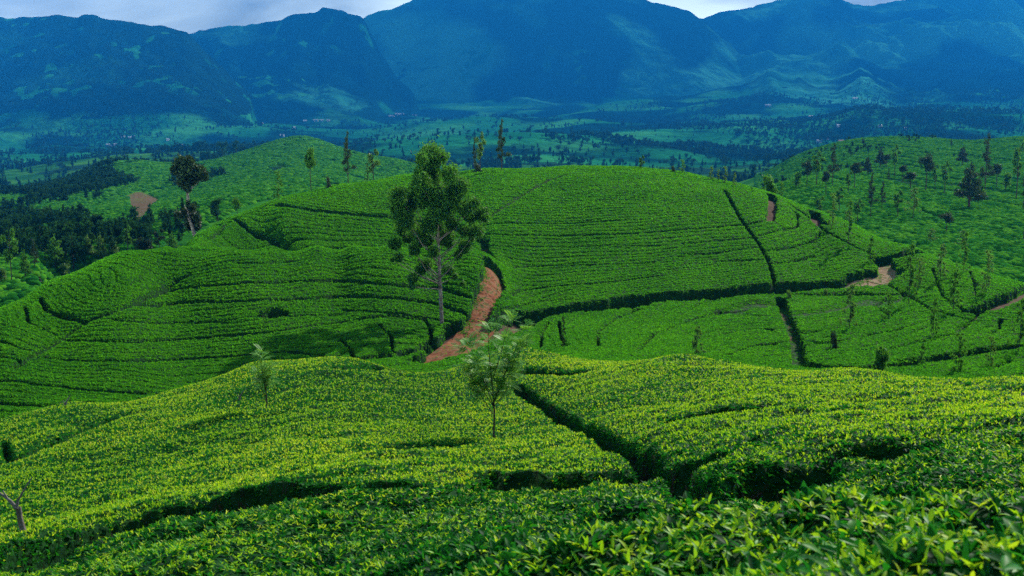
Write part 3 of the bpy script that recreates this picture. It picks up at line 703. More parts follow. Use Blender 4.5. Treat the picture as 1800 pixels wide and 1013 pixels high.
M['mountain'] = far_material('mountain_cover', [(.35, (.015, .16, .10)), (.62, (.06, .36, .20))], [(.3, (.002, .012, .010)), (.7, (.003, .030, .020))], .0030, .0011, .49, 1.0, 30.0, .012)
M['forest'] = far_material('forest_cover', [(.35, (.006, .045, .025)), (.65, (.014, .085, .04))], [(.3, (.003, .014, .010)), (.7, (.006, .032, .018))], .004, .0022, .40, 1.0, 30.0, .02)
usH = np.linspace(-450, 2250, 640); YsH = np.exp(np.linspace(math.log(108), math.log(1900), 340))
U, Y, x, z = build_far(usH, YsH, None, 'h')
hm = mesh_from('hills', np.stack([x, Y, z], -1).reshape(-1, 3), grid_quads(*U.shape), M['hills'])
uu, vv = proj(x, Y, z)
jit = 10 * fbm(x / 9, Y / 9, 3)
tl = np.interp(vv, [338, 345, 395], [238, 224, 238]) + jit; tr_ = np.interp(vv, [338, 350, 395], [250, 278, 244]) + jit
soil = ((uu > tl) & (uu < tr_) & (vv > 338) & (vv < 394) & (Y < 900)) * (.6 + .4 * vnoise(x / 3, Y / 3)) + ((abs(uu - 242) < 5) & (abs(vv - 411) < 5)) * .9 * (Y < 900)
at = hm.attributes.new('soil', 'FLOAT', 'POINT'); at.data.foreach_set('value', soil.ravel().astype(np.float32))
add('hills', hm, kind='structure')
YsV = np.exp(np.linspace(math.log(1880), math.log(7400), 260)); usV = np.linspace(-450, 2250, 560)
U, Y, x, z = build_far(usV, YsV, None, 'v')
mtn = np.zeros_like(z)
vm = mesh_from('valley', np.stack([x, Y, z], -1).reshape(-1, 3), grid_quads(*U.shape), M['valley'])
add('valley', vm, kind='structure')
YsM = np.r_[np.linspace(3050, 9300, 400), np.linspace(9400, 10400, 8)]; usM = np.linspace(-450, 2250, 800)
U, Y, x, z = build_far(usM, YsM, None, 'm')
valley_only = pt(U, mid_v(U * US, np.log(Y)), Y)[2]
keepz = z + (22 * fbm(x / 70, Y / 70, 3) + 8 * vnoise(x / 26, Y / 26)) * np.clip((z - valley_only) / 150, 0, 1)
base_z = valley_only + 230 * fbm(x / 760 + 3, Y / 820, 3) + 30 * fbm(x / 200, Y / 260, 3)
zq = keepz - np.where(z < base_z + 40, 30.0, 0)   # sinks under the valley sheet where there is no mountain
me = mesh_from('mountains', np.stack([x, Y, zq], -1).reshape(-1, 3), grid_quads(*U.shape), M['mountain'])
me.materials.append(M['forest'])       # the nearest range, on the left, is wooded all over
qf = grid_quads(*U.shape); left_range = (Y.ravel()[qf[:, 0]] < 4850) & (x.ravel()[qf[:, 0]] < -350)
me.polygons.foreach_set('material_index', left_range.astype(np.int32)); me.update()
add('mountains', me, kind='structure')

# ------------------------------------------------------------------ trees
def tube(path, rad, seg=7):
    vs = []; q = []
    path = np.array(path, float)
    for i, p in enumerate(path):
        d = path[min(i + 1, len(path) - 1)] - path[max(i - 1, 0)]; d = d / (np.linalg.norm(d) + 1e-9)
        a = np.cross(d, [0.13, 1, .05]); a /= np.linalg.norm(a); b = np.cross(d, a)
        for j in range(seg):
            an = 2 * pi * j / seg; vs.append(p + rad[i] * (cos(an) * a + sin(an) * b))
    for i in range(len(path) - 1):
        for j in range(seg):
            k = (j + 1) % seg; q.append((i * seg + j, i * seg + k, (i + 1) * seg + k, (i + 1) * seg + j))
    return np.array(vs), np.array(q)
def merge(parts):
    V = []; Q = []; c = 0
    for v, q in parts: V.append(v); Q.append(q + c); c += len(v)
    return np.vstack(V), np.vstack(Q)
def wiggle(p, q, n, amp, r):
    p = np.array(p, float); q = np.array(q, float); out = []
    for i in range(n + 1):
        t = i / n; out.append(p * (1 - t) + q * t + np.array([r.uniform(-1, 1), r.uniform(-1, 1), 0]) * amp * sin(pi * t))
    return out
def leaf_cloud(blobs, n, size, g, droop=.35, aspect=.5):
    """small leaf faces through the volume of the blobs (cx, cy, cz, rx, ry, rz), thicker towards their skin"""
    bl = np.array(blobs, float); w_ = (bl[:, 3] * bl[:, 4] + bl[:, 4] * bl[:, 5]) ; w_ /= w_.sum()
    k = g.choice(len(bl), n, p=w_)
    d = g.normal(size=(n, 3)); d /= np.linalg.norm(d, axis=1)[:, None]
    rr = g.random(n) ** .45
    # sub-clumps give each blob an uneven outline
    ph = (vnoise(d[:, 0] * 2.5 + k * 7.1 + 40, d[:, 1] * 2.5 + d[:, 2] * 2.5 + 40) - .3)
    rr = rr * (.72 + .55 * ph)
    rr = np.where(g.random(n) < .12, rr * g.uniform(1.0, 1.5, n), rr)
    P = bl[k, :3] + d * bl[k, 3:6] * rr[:, None]
    a = g.normal(size=(n, 3)) + d * .5; a[:, 2] -= droop; a /= np.linalg.norm(a, axis=1)[:, None]
    b = np.cross(a, g.normal(size=(n, 3))); b /= np.linalg.norm(b, axis=1)[:, None] + 1e-9
    s = size * g.uniform(.6, 1.4, n)[:, None]
    A = a * s; B = b * s * aspect
    V = np.stack([P - A, P + B * .9 - A * .1, P + A, P - B * .9 - A * .1], 1).reshape(-1, 3)
    return V, np.arange(4 * n).reshape(n, 4)
def make_tree(name, trunk_parts, leaves, tm, lm, label, cat='tree', loc=(0, 0, 0), group=None, rotz=0):
    t = thing(name, loc, label, cat, group, rotz)
    v, q = merge(trunk_parts); add('trunk', mesh_from('trunk', v, q, tm), t)
    add('crown', mesh_from('crown', leaves[0], leaves[1], lm, False), t)
    return t
def base_at(u, v, Y0=60, Y1=210, Y=None):
    if Y is None: Y = hit(u, v, Y0, Y1)
    x = float(pt(u, float(table(u, Y)), Y)[0])
    return x, float(Y), float(ground_z(x, Y))

# the big eucalyptus beside the red path
bx_, by_, bz_ = base_at(777, 574, Y=96.5)
K = (by_ * cp - bz_ * sp) / FPX
g = np.random.default_rng(5)
HB = [(761,275,25),(752,296,20),(745,313,22),(765,329,24),(794,300,18),(810,325,20),(781,360,22),(733,330,15),(705,339,21),(697,360,13),(713,374,23),(705,400,14),(695,424,14),(704,443,10),(690,452,6),(741,408,23),(730,432,12),(757,388,18),(785,412,19),(765,432,12),(822,360,18),(836,350,12),(846,370,16),(853,378,9),(840,396,14),(818,396,13),(818,426,14),(806,440,9),(800,345,18),(749,461,14),(738,470,10),(729,479,11),(728,492,6),(790,469,12),(800,480,7),(814,489,6),(775,350,20),(762,300,20),(770,395,15),(725,352,18),(826,376,14),(795,386,14),(748,345,18),(722,384,14),(768,372,16),(798,330,16),(790,425,10),(752,420,12),(716,415,11),(830,412,8),(780,275,12),(748,275,12)]
blobs = [((u - 777) * K, g.uniform(-1.6, 1.6), (572 - v) * K * 1.01 + .6, r * K * 1.07, r * K * g.uniform(1.0, 1.4), r * K * 1.08) for u, v, r in HB]
tp = [tube([(0, 0, -.3), (.0, 0, .4), (-.05, 0, 2), (-.12, .05, 4), (-.22, 0, 7.2), (-.3, .05, 9.5), (-.5, 0, 12.5), (-.75, 0, 14.6)], [.27, .19, .165, .15, .13, .10, .06, .03], 10)]
r = random.Random(3)
for b in blobs:
    if r.random() < .8:
        z0 = min(b[2] - .4, max(4.6, b[2] - 1.0 - abs(b[0]) * .8)); x0 = -.22 - (z0 - 5) * .03
        mid = ((b[0] + x0) * .5, b[1] * .5, z0 + (b[2] - z0) * .35)
        tp.append(tube([(x0, 0, z0), mid, b[:3]], [.055, .035, .015], 5))
make_tree('eucalyptus_tree', tp, leaf_cloud(blobs, 64000, .135, g, .8, .34), M['bark'], M['crown'],
          'tall eucalyptus with a pale bare trunk and clumped crown beside the red earth path', 'tree', (bx_, by_, bz_))

# dark two-tiered tree at the left end of the dome
bx_, by_, bz_ = base_at(346, 415, Y=149); K = (by_ * cp - bz_ * sp) / FPX; g = np.random.default_rng(6)
HB = [(325,275,15),(338,272,15),(330,292,18),(315,285,10),(345,288,16),(358,290,12),(362,297,9),(330,308,13),(345,303,10),(336,318,7),(342,350,9),(330,363,14),(318,362,9),(340,374,15),(333,382,11),(346,384,9),(336,340,5),(350,368,9)]
blobs = [((u - 346) * K, g.uniform(-.8, .8), (415 - v) * K + 1, r_ * K, r_ * K, r_ * K * .95) for u, v, r_ in HB]
tp = [tube([((u - 346) * K, 0, (415 - v) * K + 1) for u, v in ((348, 432), (346, 414), (341, 390), (333, 365), (334, 340), (333, 318), (330, 295), (328, 275))], [.32, .3, .26, .22, .2, .17, .1, .04], 8)]
for b in blobs[:9]: tp.append(tube([((333 - 346) * K, 0, (415 - 325) * K + 1), b[:3]], [.1, .03], 5))
make_tree('dark_tree', tp, leaf_cloud(blobs, 9000, .22, g, .1, .6), M['bark'], M['crown_dark'],
          'dark tree with two crowns, one above the other, left end of the dome', 'tree', (bx_, by_, bz_))

# families of smaller trees, unit height and width, several shapes each
def unit_tree(kind, seed):
    r = random.Random(seed); g = np.random.default_rng(seed + 900); bl = []; tp = []
    lean = r.uniform(-.04, .04)
    if kind == 'tall':
        top = .95; lo = .45; nb = 9
        for i in range(nb):
            t = i / (nb - 1); zc = lo + (top - lo) * t; wd = .34 * (1 - abs(t - .45) * 1.1) + .05
            bl.append((r.uniform(-1, 1) * wd * .8, r.uniform(-1, 1) * wd * .6, zc, wd * .55, wd * .55, .075))
        n, sz = 1400, .035
    elif kind == 'round':
        for i in range(8):
            a = r.uniform(0, 6.28); q = r.uniform(0, .28); bl.append((q * cos(a), q * sin(a), r.uniform(.62, .88), .24, .24, .13))
        n, sz = 1600, .04
    elif kind == 'sapling':
        for i in range(22):
            t = min(1, max(0, i / 21 + r.uniform(-.06, .06))); wd = .44 * (1 - t * .6) * r.uniform(.3, 1); a = r.uniform(0, 6.28)
            bl.append((wd * cos(a), wd * sin(a), .32 + .64 * t, r.uniform(.08, .16), r.uniform(.08, .16), r.uniform(.03, .055)))
        n, sz = 1000, .034
    elif kind == 'cone':
        for i in range(12):
            t = i / 11; wd = .46 * (1 - t) ** .7 + .06; a = 2.4 * i
            bl.append((wd * .5 * cos(a), wd * .5 * sin(a), .28 + .66 * t, wd * .6, wd * .6, .10))
        n, sz = 2400, .035
    elif kind == 'bush':
        for i in range(8):
            a = r.uniform(0, 6.28); q = r.uniform(0, .3); bl.append((q * cos(a), q * sin(a), r.uniform(.3, .78), .24, .24, .22))
        n, sz = 1100, .055
    else:  # slim
        for i in range(26):
            t = min(1, max(0, i / 25 + r.uniform(-.05, .05))); wd = (.40 * (1 - t) ** .7 + .05) * r.uniform(.3, 1); a = r.uniform(0, 6.28)
            bl.append((wd * .7 * cos(a), wd * .7 * sin(a), .36 + .62 * t, .05 + wd * .32, .05 + wd * .32, r.uniform(.03, .06)))
        n, sz = 1300, .026
    tr = {'tall': .022, 'round': .022, 'sapling': .012, 'cone': .03, 'bush': .03, 'slim': .018}[kind]
    topz = .8 if kind in ('round', 'bush') else .95
    tp.append(tube([(0, 0, -.04), (0, 0, .1), (lean, 0, .4), (lean * 1.3, lean, .7), (lean, lean, topz)], [tr * 1.5, tr * 1.1, tr, tr * .7, tr * .25], 6))
    for b in bl[::1 if kind != 'cone' else 3]: tp.append(tube([(lean, 0, max(.08, b[2] - .12)), (b[0] * .9, b[1] * .9, b[2])], [tr * .4, tr * .12], 4))
    v, q = merge(tp); lv = leaf_cloud(bl, n, sz, g, .2, .5)
    return mesh_from('trunk', v, q, M['dark_bark']), lv
UT = {}
def get_ut(kind, i, lm):
    key = (kind, i, lm)
    if key not in UT:
        tm, lv = unit_tree(kind, i * 13 + len(kind)); UT[key] = (tm, mesh_from('crown', lv[0], lv[1], M[lm], False))
    return UT[key]
tcount = [0]
def put_tree(name, u, vt, vb, wpx, kind, lm, label, near=True, Y=None, Yr=(60, 212), group=None, sink=0.0, cat='tree'):
    if near:
        x, yy, gz_ = base_at(u, vb, *Yr, Y=Y); tz = gz_ + 1.02
    else:
        yy = Y if Y else hit_far(u, vb, *Yr); zz = float(far_z(np.array([[u]], float), np.array([[yy]], float))[0, 0])
        x = (u - 900) / FPX * (yy * cp - zz * sp); gz_ = zz - .1; tz = zz
    dep = yy * cp - tz * sp
    zt = pt(u, vt, yy)[2]; Ht = max(.8, float(zt) - gz_); Wt = wpx * dep / FPX
    tcount[0] += 1
    tm, lm_ = get_ut(kind, tcount[0] % 3, lm)
    t = thing(name, (x, yy, gz_), label, cat, group, 0)
    for nm, me_ in (('trunk', tm), ('crown', lm_)):
        o = bpy.data.objects.new(nm, me_); C.objects.link(o); o.parent = t
        o.rotation_euler = (0, 0, 0)
        o.scale = (Wt * 1.05, Wt * 1.05, Ht)
    return t
def hit_far(u, v, Y0, Y1):
    Ys = np.exp(np.linspace(math.log(Y0), math.log(Y1), 400)); U_ = np.full((1, 400), float(u))
    zz = far_z(U_, Ys[None])[0]; xx = (u - 900) / FPX * Ys; vv_ = proj(xx, Ys, zz)[1]
    d = vv_ - v; k = np.where((d[:-1] > 0) & (d[1:] <= 0))[0]
    return float(Ys[k[0]]) if len(k) else float(Ys[np.argmin(abs(d))])

T = put_tree
# along the dome's skyline
T('eucalyptus_tree',547,255,334,30,'round','crown','slender tree with a small round drooping crown, first on the left skyline of the dome',Yr=(130,212))
T('eucalyptus_tree',612,232,323,34,'slim','crown_dark','thin dark see-through tree on the dome skyline, tallest left of the big eucalyptus',Yr=(130,212))
T('shade_tree',657,262,316,32,'tall','crown_light','light green tree with an airy crown, nearest the big eucalyptus on its left',Yr=(130,212))
T('shade_tree',645,286,318,12,'sapling','crown_light','thin sapling tucked against the airy light green skyline tree',Yr=(130,212))
T('shade_tree',490,300,352,22,'sapling','crown','faint sparse tree at the left end of the skyline furrow',Yr=(130,212))
T('shade_tree',417,345,386,20,'round','crown','small tree with a round brownish crown above the left tail of the dome',Y=152)
T('shrub',578,308,330,16,'bush','crown_dark','low dark shrub between two skyline trees on the dome',Yr=(130,212),cat='shrub')
T('eucalyptus_tree',844,232,299,26,'tall','crown_light','yellow-green tree with twin stems on the skyline, just right of the big crown',Yr=(130,212))
T('eucalyptus_tree',834,240,299,14,'slim','crown_dark','thin dark stem leaning beside the yellow-green skyline tree',Yr=(130,212))
T('shrub',840,286,300,26,'bush','crown_dark','dark shrub at the foot of the twin-stemmed skyline tree',Yr=(130,212),cat='shrub')
T('conifer_tree',882,211,300,36,'slim','crown_dark','dark pointed tree, highest top on the dome skyline right of the big tree',Yr=(130,212))
T('conifer_tree',884,214,298,26,'slim','crown_dark','second dark stem inside the highest pointed skyline tree',Y=196) if False else None
T('young_tree',1128,273,296,16,'tall','crown','small lone tree on the middle of the dome skyline',Yr=(130,212))
T('shrub',1184,290,302,12,'bush','crown_dark','low dark shrub on the skyline right of the lone small tree',Yr=(130,212),cat='shrub')
T('young_tree',1199,280,304,16,'sapling','crown','wispy young tree beside the low skyline shrub',Yr=(130,212))
for k,(u,vt,vb,w_,lb) in enumerate([(1250,290,316,14,'leftmost light sapling of the skyline row above the steep dome furrow'),(1262,298,318,10,'shortest light sapling in the skyline row above the steep dome furrow'),(1274,292,321,14,'tallest light sapling in the skyline row above the steep dome furrow'),(1291,302,326,12,'rightmost light sapling of the skyline row above the steep dome furrow')]):
    T('young_tree',u,vt,vb,w_,'sapling','crown_light',lb,Yr=(130,212))
T('shade_tree',1352,304,346,34,'bush','crown','bushy green tree on the right shoulder skyline, above the pinkish footpath',Y=178)
T('shade_tree',1372,318,352,20,'sapling','crown','thin tree just right of the bushy tree on the right shoulder',Y=176)
# young trees on the slope under the road and along the right ridge
CS=[(1225,570,622,34,'sapling','crown_light','pale young tree just over the bright near crest, centre right'),
(1490,352,432,28,'sapling','crown','tall thin young tree on the strip behind the right edge of the dome'),
(1462,338,402,24,'sapling','crown_light','leafy young tree at the top of the strip behind the dome'),
(1530,412,462,22,'sapling','crown','young tree by the dark corner of the dome above the road bend'),
(1596,428,536,34,'sapling','crown','tall young tree with a bare lower stem just right of the road bend'),
(1614,452,506,28,'sapling','crown_light','short leafy young tree right of the tall one at the road bend'),
(1653,425,492,30,'sapling','crown_light','airy young tree on the right ridge line'),
(1693,408,480,26,'sapling','crown','narrow young tree on the right ridge, between two airy ones'),
(1733,438,515,30,'sapling','crown_light','young tree with a long bare stem above the far right footpath'),
(1676,468,547,34,'sapling','crown','sparse young tree standing left of the far right footpath'),
(1492,500,580,34,'sapling','crown_light','leafy young tree in mid slope under the widest part of the road bank'),
(1560,512,560,26,'sapling','crown','faint young tree below the road, among shadow patches'),
(1640,520,590,26,'sapling','crown','slim young tree in the centre of the lower right slope'),
(1790,525,618,40,'sapling','crown','young tree cut by the right frame edge, below the footpath'),
(1684,583,652,38,'sapling','crown','young tree over the long dark gap near the right bottom of the slope'),
(1545,600,652,46,'bush','crown','dark leafy bush growing in the dark gap above the near crest'),
(1466,578,612,20,'bush','crown_dark','small dark bush in the tea left of the leafy bush in the gap'),
(990,556,608,12,'sapling','crown_dark','tiny thin sapling among the curved rows near the red path'),
(1450,505,517,14,'bush','crown_light','small light bush on the lower edge of the road'),
(1388,508,524,16,'bush','crown_light','little pale bush where the steep furrow meets the road'),
(1740,590,640,26,'sapling','crown_light','short pale young tree near the right end of the long dark gap'),
(1620,600,640,22,'sapling','crown','short young tree above the middle of the long dark gap')]
for u,vt,vb,w_,k,lm,lb in CS: T('young_tree' if k=='sapling' else 'shrub',u,vt,vb,w_,k,lm,lb,Yr=(60,200),cat='tree' if k=='sapling' else 'shrub')
# the far right slope
HS=[(1463,252,330,24,'slim','tall ragged dark tree, leftmost high top on the far right slope'),(1435,266,328,26,'tall','broad dark tree left of the ragged tall one on the far right slope'),(1418,280,330,18,'round','smaller dark tree at the left foot of the far right slope'),
(1502,283,334,22,'round','dense dark tree right of the ragged tall one'),(1524,274,310,16,'cone','pointed dark tree halfway up, between a dense one and a forked one'),(1547,260,295,18,'cone','dark full tree high on the slope with a small companion'),(1558,270,297,14,'round','small companion at the right of the dark full tree high on the slope'),
(1572,254,312,18,'tall','tree with a tilted crown and a long stem near the hill crest'),(1561,296,324,8,'slim','very thin short stem below the tree with the tilted crown'),(1491,300,342,16,'tall','thin tree in front of the dense dark one at the left'),
(1530,304,384,24,'slim','tall dark column-like tree low on the left of the far slope'),(1550,318,374,16,'slim','slim bare-stemmed tree right of the column-like one'),(1586,289,320,16,'round','small oval-crowned tree in the middle of the far slope'),
(1601,302,334,28,'round','wide low-crowned dark tree below the oval one'),(1627,268,338,26,'round','umbrella-crowned tree on a straight bare stem, centre of the far slope'),(1643,289,337,14,'tall','thin tree just right of the umbrella-crowned one'),
(1660,283,343,22,'tall','open-crowned tree two right of the umbrella-crowned one'),(1578,335,384,26,'tall','hazy dark tree low on the far slope, left of a pale one'),(1604,330,389,26,'sapling','pale see-through tree low on the far slope'),
(1691,256,292,18,'cone','dark oval tree up at the crest above the big cone-shaped tree'),(1703,286,368,44,'cone','big dense cone-shaped tree dominating the far right slope'),(1730,235,352,30,'slim','tallest tree on the far right slope, rising above its crest'),
(1752,287,332,22,'round','round dark tree just right of the tallest trunk'),(1768,300,335,18,'bush','bushy green tree between two tall trunks at the far right'),(1786,248,352,26,'tall','tall dark tree near the right edge, over the round ones'),(1799,248,425,30,'slim','tall tree cut by the right edge of the frame'),
(1663,372,412,24,'round','dark tree low in shadow below the centre of the far slope'),(1489,368,424,24,'sapling','light sapling low at the left of the far slope'),(1507,350,392,22,'tall','leafy tree behind the light sapling at the left of the far slope'),
(1636,400,430,22,'sapling','pale sapling at the bottom of the far slope'),(1690,405,440,20,'sapling','pale sapling at the bottom right of the far slope'),(1517,243,255,6,'cone','tiny dark tree on the left part of the far crest'),(1598,240,250,5,'cone','tiny tree on the middle of the far crest'),(1609,242,251,4,'cone','tiniest tree on the far crest, right of the middle'),(1672,244,260,8,'slim','small thin tree on the dip of the far crest'),
(1400,300,332,18,'bush','blurred bushy tree at the valley edge beside the far right slope'),(1720,320,352,22,'bush','bush at the foot of the tallest tree trunk'),(1452,300,345,18,'round','round tree between the broad dark and the dense one, low left'),(1475,330,372,20,'tall','green tree below the ragged tall tree'),(1440,345,385,22,'tall','tree in the hollow at the left end of the far slope')]
for u,vt,vb,w_,k,lb in HS: T('hillside_tree',u,vt,vb,w_ * 1.25,k,'crown_light' if k=='sapling' else ('crown_dark' if k in('slim','round','cone') else 'crown'),lb,near=False,Yr=(165,950))
# the left valley edge
LS=[(21,402,500,40,'tall','tall thin-leaved tree at the left frame edge above the curved hill'),(62,420,482,26,'slim','second tall dark tree from the left edge'),(98,412,474,44,'cone','broad bushy tree in the wood left of the curved hill'),(133,422,458,26,'bush','light bushy tree beside the broad one in the left wood'),
(115,460,488,30,'bush','sunlit bush at the edge of the small field, left'),(68,476,502,24,'bush','dark bush below the second tall tree at the left'),(178,410,458,28,'cone','pale rounded tree in the middle of the left wood'),(200,418,452,24,'cone','dark tree right of the pale one in the left wood'),
(225,396,450,30,'tall','tallest tree in the middle of the left wood'),(255,415,443,30,'bush','dark wide bushy tree at the foot of the dome tail'),(281,402,440,28,'tall','feathery tree near the two-tiered dark tree'),(303,408,440,26,'cone','rightmost tree of the left wood, behind the hill edge'),(3,468,498,20,'bush','sunlit bush cut by the left frame edge'),
(155,412,450,24,'cone','dark tree between the light bushy and the pale rounded one'),(45,440,490,24,'cone','shaded tree between the two tall ones at the left'),(240,420,448,20,'round','short tree behind the tallest of the left wood')]
for u,vt,vb,w_,k,lb in LS: T('valley_edge_tree',u,vt,vb,w_,k,'crown_light' if ('light ' in lb or 'sunlit' in lb or 'pale' in lb.split(' between')[0]) else 'crown_dark' if 'dark' in lb else 'crown',lb,near=False,Yr=(130,600))  # bushes labelled sunlit get lighter leaves, the sunlight put into their colour

# young tree in the foreground, with feathery leaves
def feather_tree(name, u, vt, vb, Y, wpx, label, seed, ncl, light, forks):
    x, yy, gz_ = base_at(u, vb, Y=Y); gz_ += .35; dep = yy * cp - gz_ * sp; k = dep / FPX
    Ht = (vb - vt) * k * 1.04 + .85; Wt = wpx * k; r = random.Random(seed); g = np.random.default_rng(seed)
    tp = [tube([(0, 0, -.5), (0.01, 0, Ht * .2), (.03, 0, Ht * .38), (-.02, .02, Ht * .55), (-.1, 0, Ht * .75), (-.12, .03, Ht * .9)], [.028, .024, .02, .015, .009, .004], 7)]
    leaves = []
    tips = []
    for i in range(forks):
        z0 = Ht * r.uniform(.34, .6); a = r.uniform(0, 6.28); sp_ = Wt * r.uniform(.25, .5)
        tip = np.array([sp_ * cos(a), sp_ * sin(a) * .8, min(Ht, z0 + Ht * r.uniform(.15, .45))])
        mid = tip * .5 + np.array([0, 0, z0 * .5 + r.uniform(-.1, .05)])
        tp.append(tube([(0, 0, z0), mid, tip], [.012, .008, .003], 5)); tips += [tip, mid * .6 + tip * .4, mid]
    tips += [np.array([-.12, .03, Ht * .9]), np.array([-.1, 0, Ht * .8]), np.array([-.05, 0, Ht * .65])]
    V = []; Q = []; c = 0
    for i in range(ncl):   # fronds: a rib with paired leaflets
        p = np.array(r.choice(tips)) + g.normal(0, .05, 3); a = r.uniform(0, 6.28); el = r.uniform(-.3, .9); Lf = r.uniform(.22, .42)
        d = np.array([cos(a) * cos(el), sin(a) * cos(el), sin(el)]); sd_ = np.cross(d, [0, 0, 1]); sd_ /= np.linalg.norm(sd_)
        for j in range(9):
            t = (j + .6) / 9; o_ = p + d * Lf * t - np.array([0, 0, .22 * Lf * t * t]); ll = .085 * sin(pi * min(1, t * .8 + .2)) + .02
            for sg in (-1, 1):
                tip = o_ + (sd_ * sg * .9 + d * .6) * ll; w2 = np.cross(d, sd_) * .0 + d * ll * .17
                V += [o_, (o_ + tip) / 2 + w2, tip, (o_ + tip) / 2 - w2]; Q.append((c, c + 1, c + 2, c + 3)); c += 4
    t = make_tree(name, tp, (np.array(V), np.array(Q)), M['dark_bark'], M['sapling_leaf'], label, 'tree', (x, yy, gz_))
    return t
feather_tree('young_tree', 867, 556, 772, 26, 135, 'feathery young tree on a thin stem standing in the bright foreground tea', 4, 620, 'crown_light', 11)
feather_tree('young_tree', 468, 626, 732, 34, 52, 'small thin feathery sapling in the left foreground tea', 9, 200, 'crown_light', 6)

# pruned stumps
def stump(u, v, Y, label, paths, rad):
    x, yy, gz_ = base_at(u, v, Y=Y); gz_ += 1.16; k = (yy * cp - gz_ * sp) / FPX
    v_, q_ = merge([tube([((a - u) * k, 0.02 * i, (v - b) * k) for i, (a, b) in enumerate(P_)], [r_ * k for r_ in R_], 7) for P_, R_ in zip(paths, rad)])
    t = thing('pruned_tree', (x, yy, gz_), label, 'pruned tree'); add('trunk', mesh_from('trunk', v_[:len(paths[0]) * 7], q_[:(len(paths[0]) - 1) * 7], M['bark']), t)
    n0 = len(paths[0]) * 7; qq = q_[(len(paths[0]) - 1) * 7:] - n0
    c0 = 0
    vv_ = v_[n0:]
    for P_ in paths[1:]:
        n_ = len(P_) * 7; m_ = (len(P_) - 1) * 7
        add('branch', mesh_from('branch', vv_[:n_], qq[:m_] - c0, M['bark']), t); vv_ = vv_[n_:]; qq = qq[m_:]; c0 += n_
stump(40, 940, 14.8, 'grey pruned trunk with bare cut branches at the left frame edge',
      [[(42, 962), (41, 940), (35, 915), (32, 893)], [(32, 893), (22, 880), (-3, 862)], [(32, 893), (18, 878), (8, 862)], [(32, 893), (34, 880), (52, 850), (60, 838)]], [[7, 6, 5, 5], [4, 2.5, 1.5], [3, 2, 1.2], [3, 2, 1.2, .8]])
stump(113, 752, 42, 'dark forked stump left of the near crest', [[(112, 764), (113, 750), (116, 742)], [(116, 742), (120, 736), (124, 728)], [(114, 746), (112, 738)]], [[2.4, 2, 1.6], [1.6, 1.2, .8], [1, .6]])
stump(105, 722, 45, 'tiny bare stick beside the left crest line', [[(105, 730), (105, 720), (106, 714)], [(106, 716), (110, 711)]], [[1.2, 1, .8], [.7, .4]])
stump(420, 706, 37, 'small dark bare stump in the tea left of the sapling', [[(419, 716), (421, 704), (423, 696)], [(423, 698), (429, 689)], [(421, 702), (417, 695)]], [[2, 1.6, 1.2], [1, .6], [.9, .5]])
stump(1797, 700, 18.5, 'dark stick standing at the right frame edge in the tea', [[(1797, 715), (1797, 700), (1799, 688)], [(1798, 694), (1806, 684)]], [[4, 3.5, 2.5], [2, 1]])

# ------------------------------------------------------------------ tea bushes on the farther slopes (uncountable)
def mound(seed):
    g = np.random.default_rng(seed); n, m_ = 9, 4; V = []
    for j in range(m_ + 1):
        ph = pi / 2 * j / m_
        for i in range(n):
            a = 2 * pi * i / n; rr = sin(ph) ** .6 * g.uniform(.82, 1.12) * (1 if j else .01)
            V.append((rr * cos(a), rr * sin(a), .75 * cos(ph) ** .6 * g.uniform(.85, 1.1) - .05))
    Q = [(j * n + i, (j + 1) * n + i, (j + 1) * n + (i + 1) % n, j * n + (i + 1) % n) for j in range(m_) for i in range(n)]
    return bpy.data.objects.new('tea_bush', mesh_from('tea_bush', np.array(V), np.array(Q), M['bush_far']))
M['bush_far'] = leaf_mat('bush_cover', [(.012, .10, .010), (.035, .19, .012), (.09, .30, .014)], (.08, .4, .01), .2, .9, .0)
MO = [mound(i) for i in range(4)]
g = np.random.default_rng(77)
def far_points(n, u0, u1, Ya, Yb, g):
    Yq = np.sqrt(g.random(n) * (Yb ** 2 - Ya ** 2) + Ya ** 2); uq = g.uniform(u0, u1, n)
    zq_ = far_z(uq[None], Yq[None])[0]; xq = (uq - 900) / FPX * (Yq * cp - zq_ * sp)
    return uq, xq, Yq, zq_
for u0, u1, Ya, Yb, n, lb in ((1330, 1990, 148, 900, 110000, 'tea bushes covering the far right slope, in uneven bands'), (-150, 760, 112, 1150, 130000, 'tea bushes covering the low hills at the left, in uneven bands')):
    uq, xq, Yq, zq_ = far_points(n, u0, u1, Ya, Yb, g)
    # bands along the contour
    band = np.round(zq_ / .8 + .6 * fbm(xq / 40, Yq / 40, 3)); keep = (vnoise(xq / 16 + 5, Yq / 16) > .07) & (vnoise(band * 3.3, xq / 9) > .25)
    if u0 < 0:
        uu_, vv_ = proj(xq, Yq, zq_); keep &= ~((uu_ > np.interp(vv_, [336, 345, 395], [236, 222, 236])) & (uu_ < np.interp(vv_, [336, 350, 395], [252, 280, 246])) & (vv_ > 336) & (vv_ < 396))
    xq, Yq, zq_ = xq[keep], Yq[keep], zq_[keep]; n = len(xq)
    rot = np.stack([g.normal(0, .1, n), g.normal(0, .1, n), g.uniform(0, 6.28, n)], -1)
    instancer('tea_bushes', np.stack([xq, Yq, zq_ - .1], -1), rot, g.uniform(.6, 1.05, n) * np.interp(Yq, [100, 300, 1100], [1, 1.15, 2.2]), g.integers(0, 4, n), MO, label=lb, cat='tea bushes', kind='stuff')

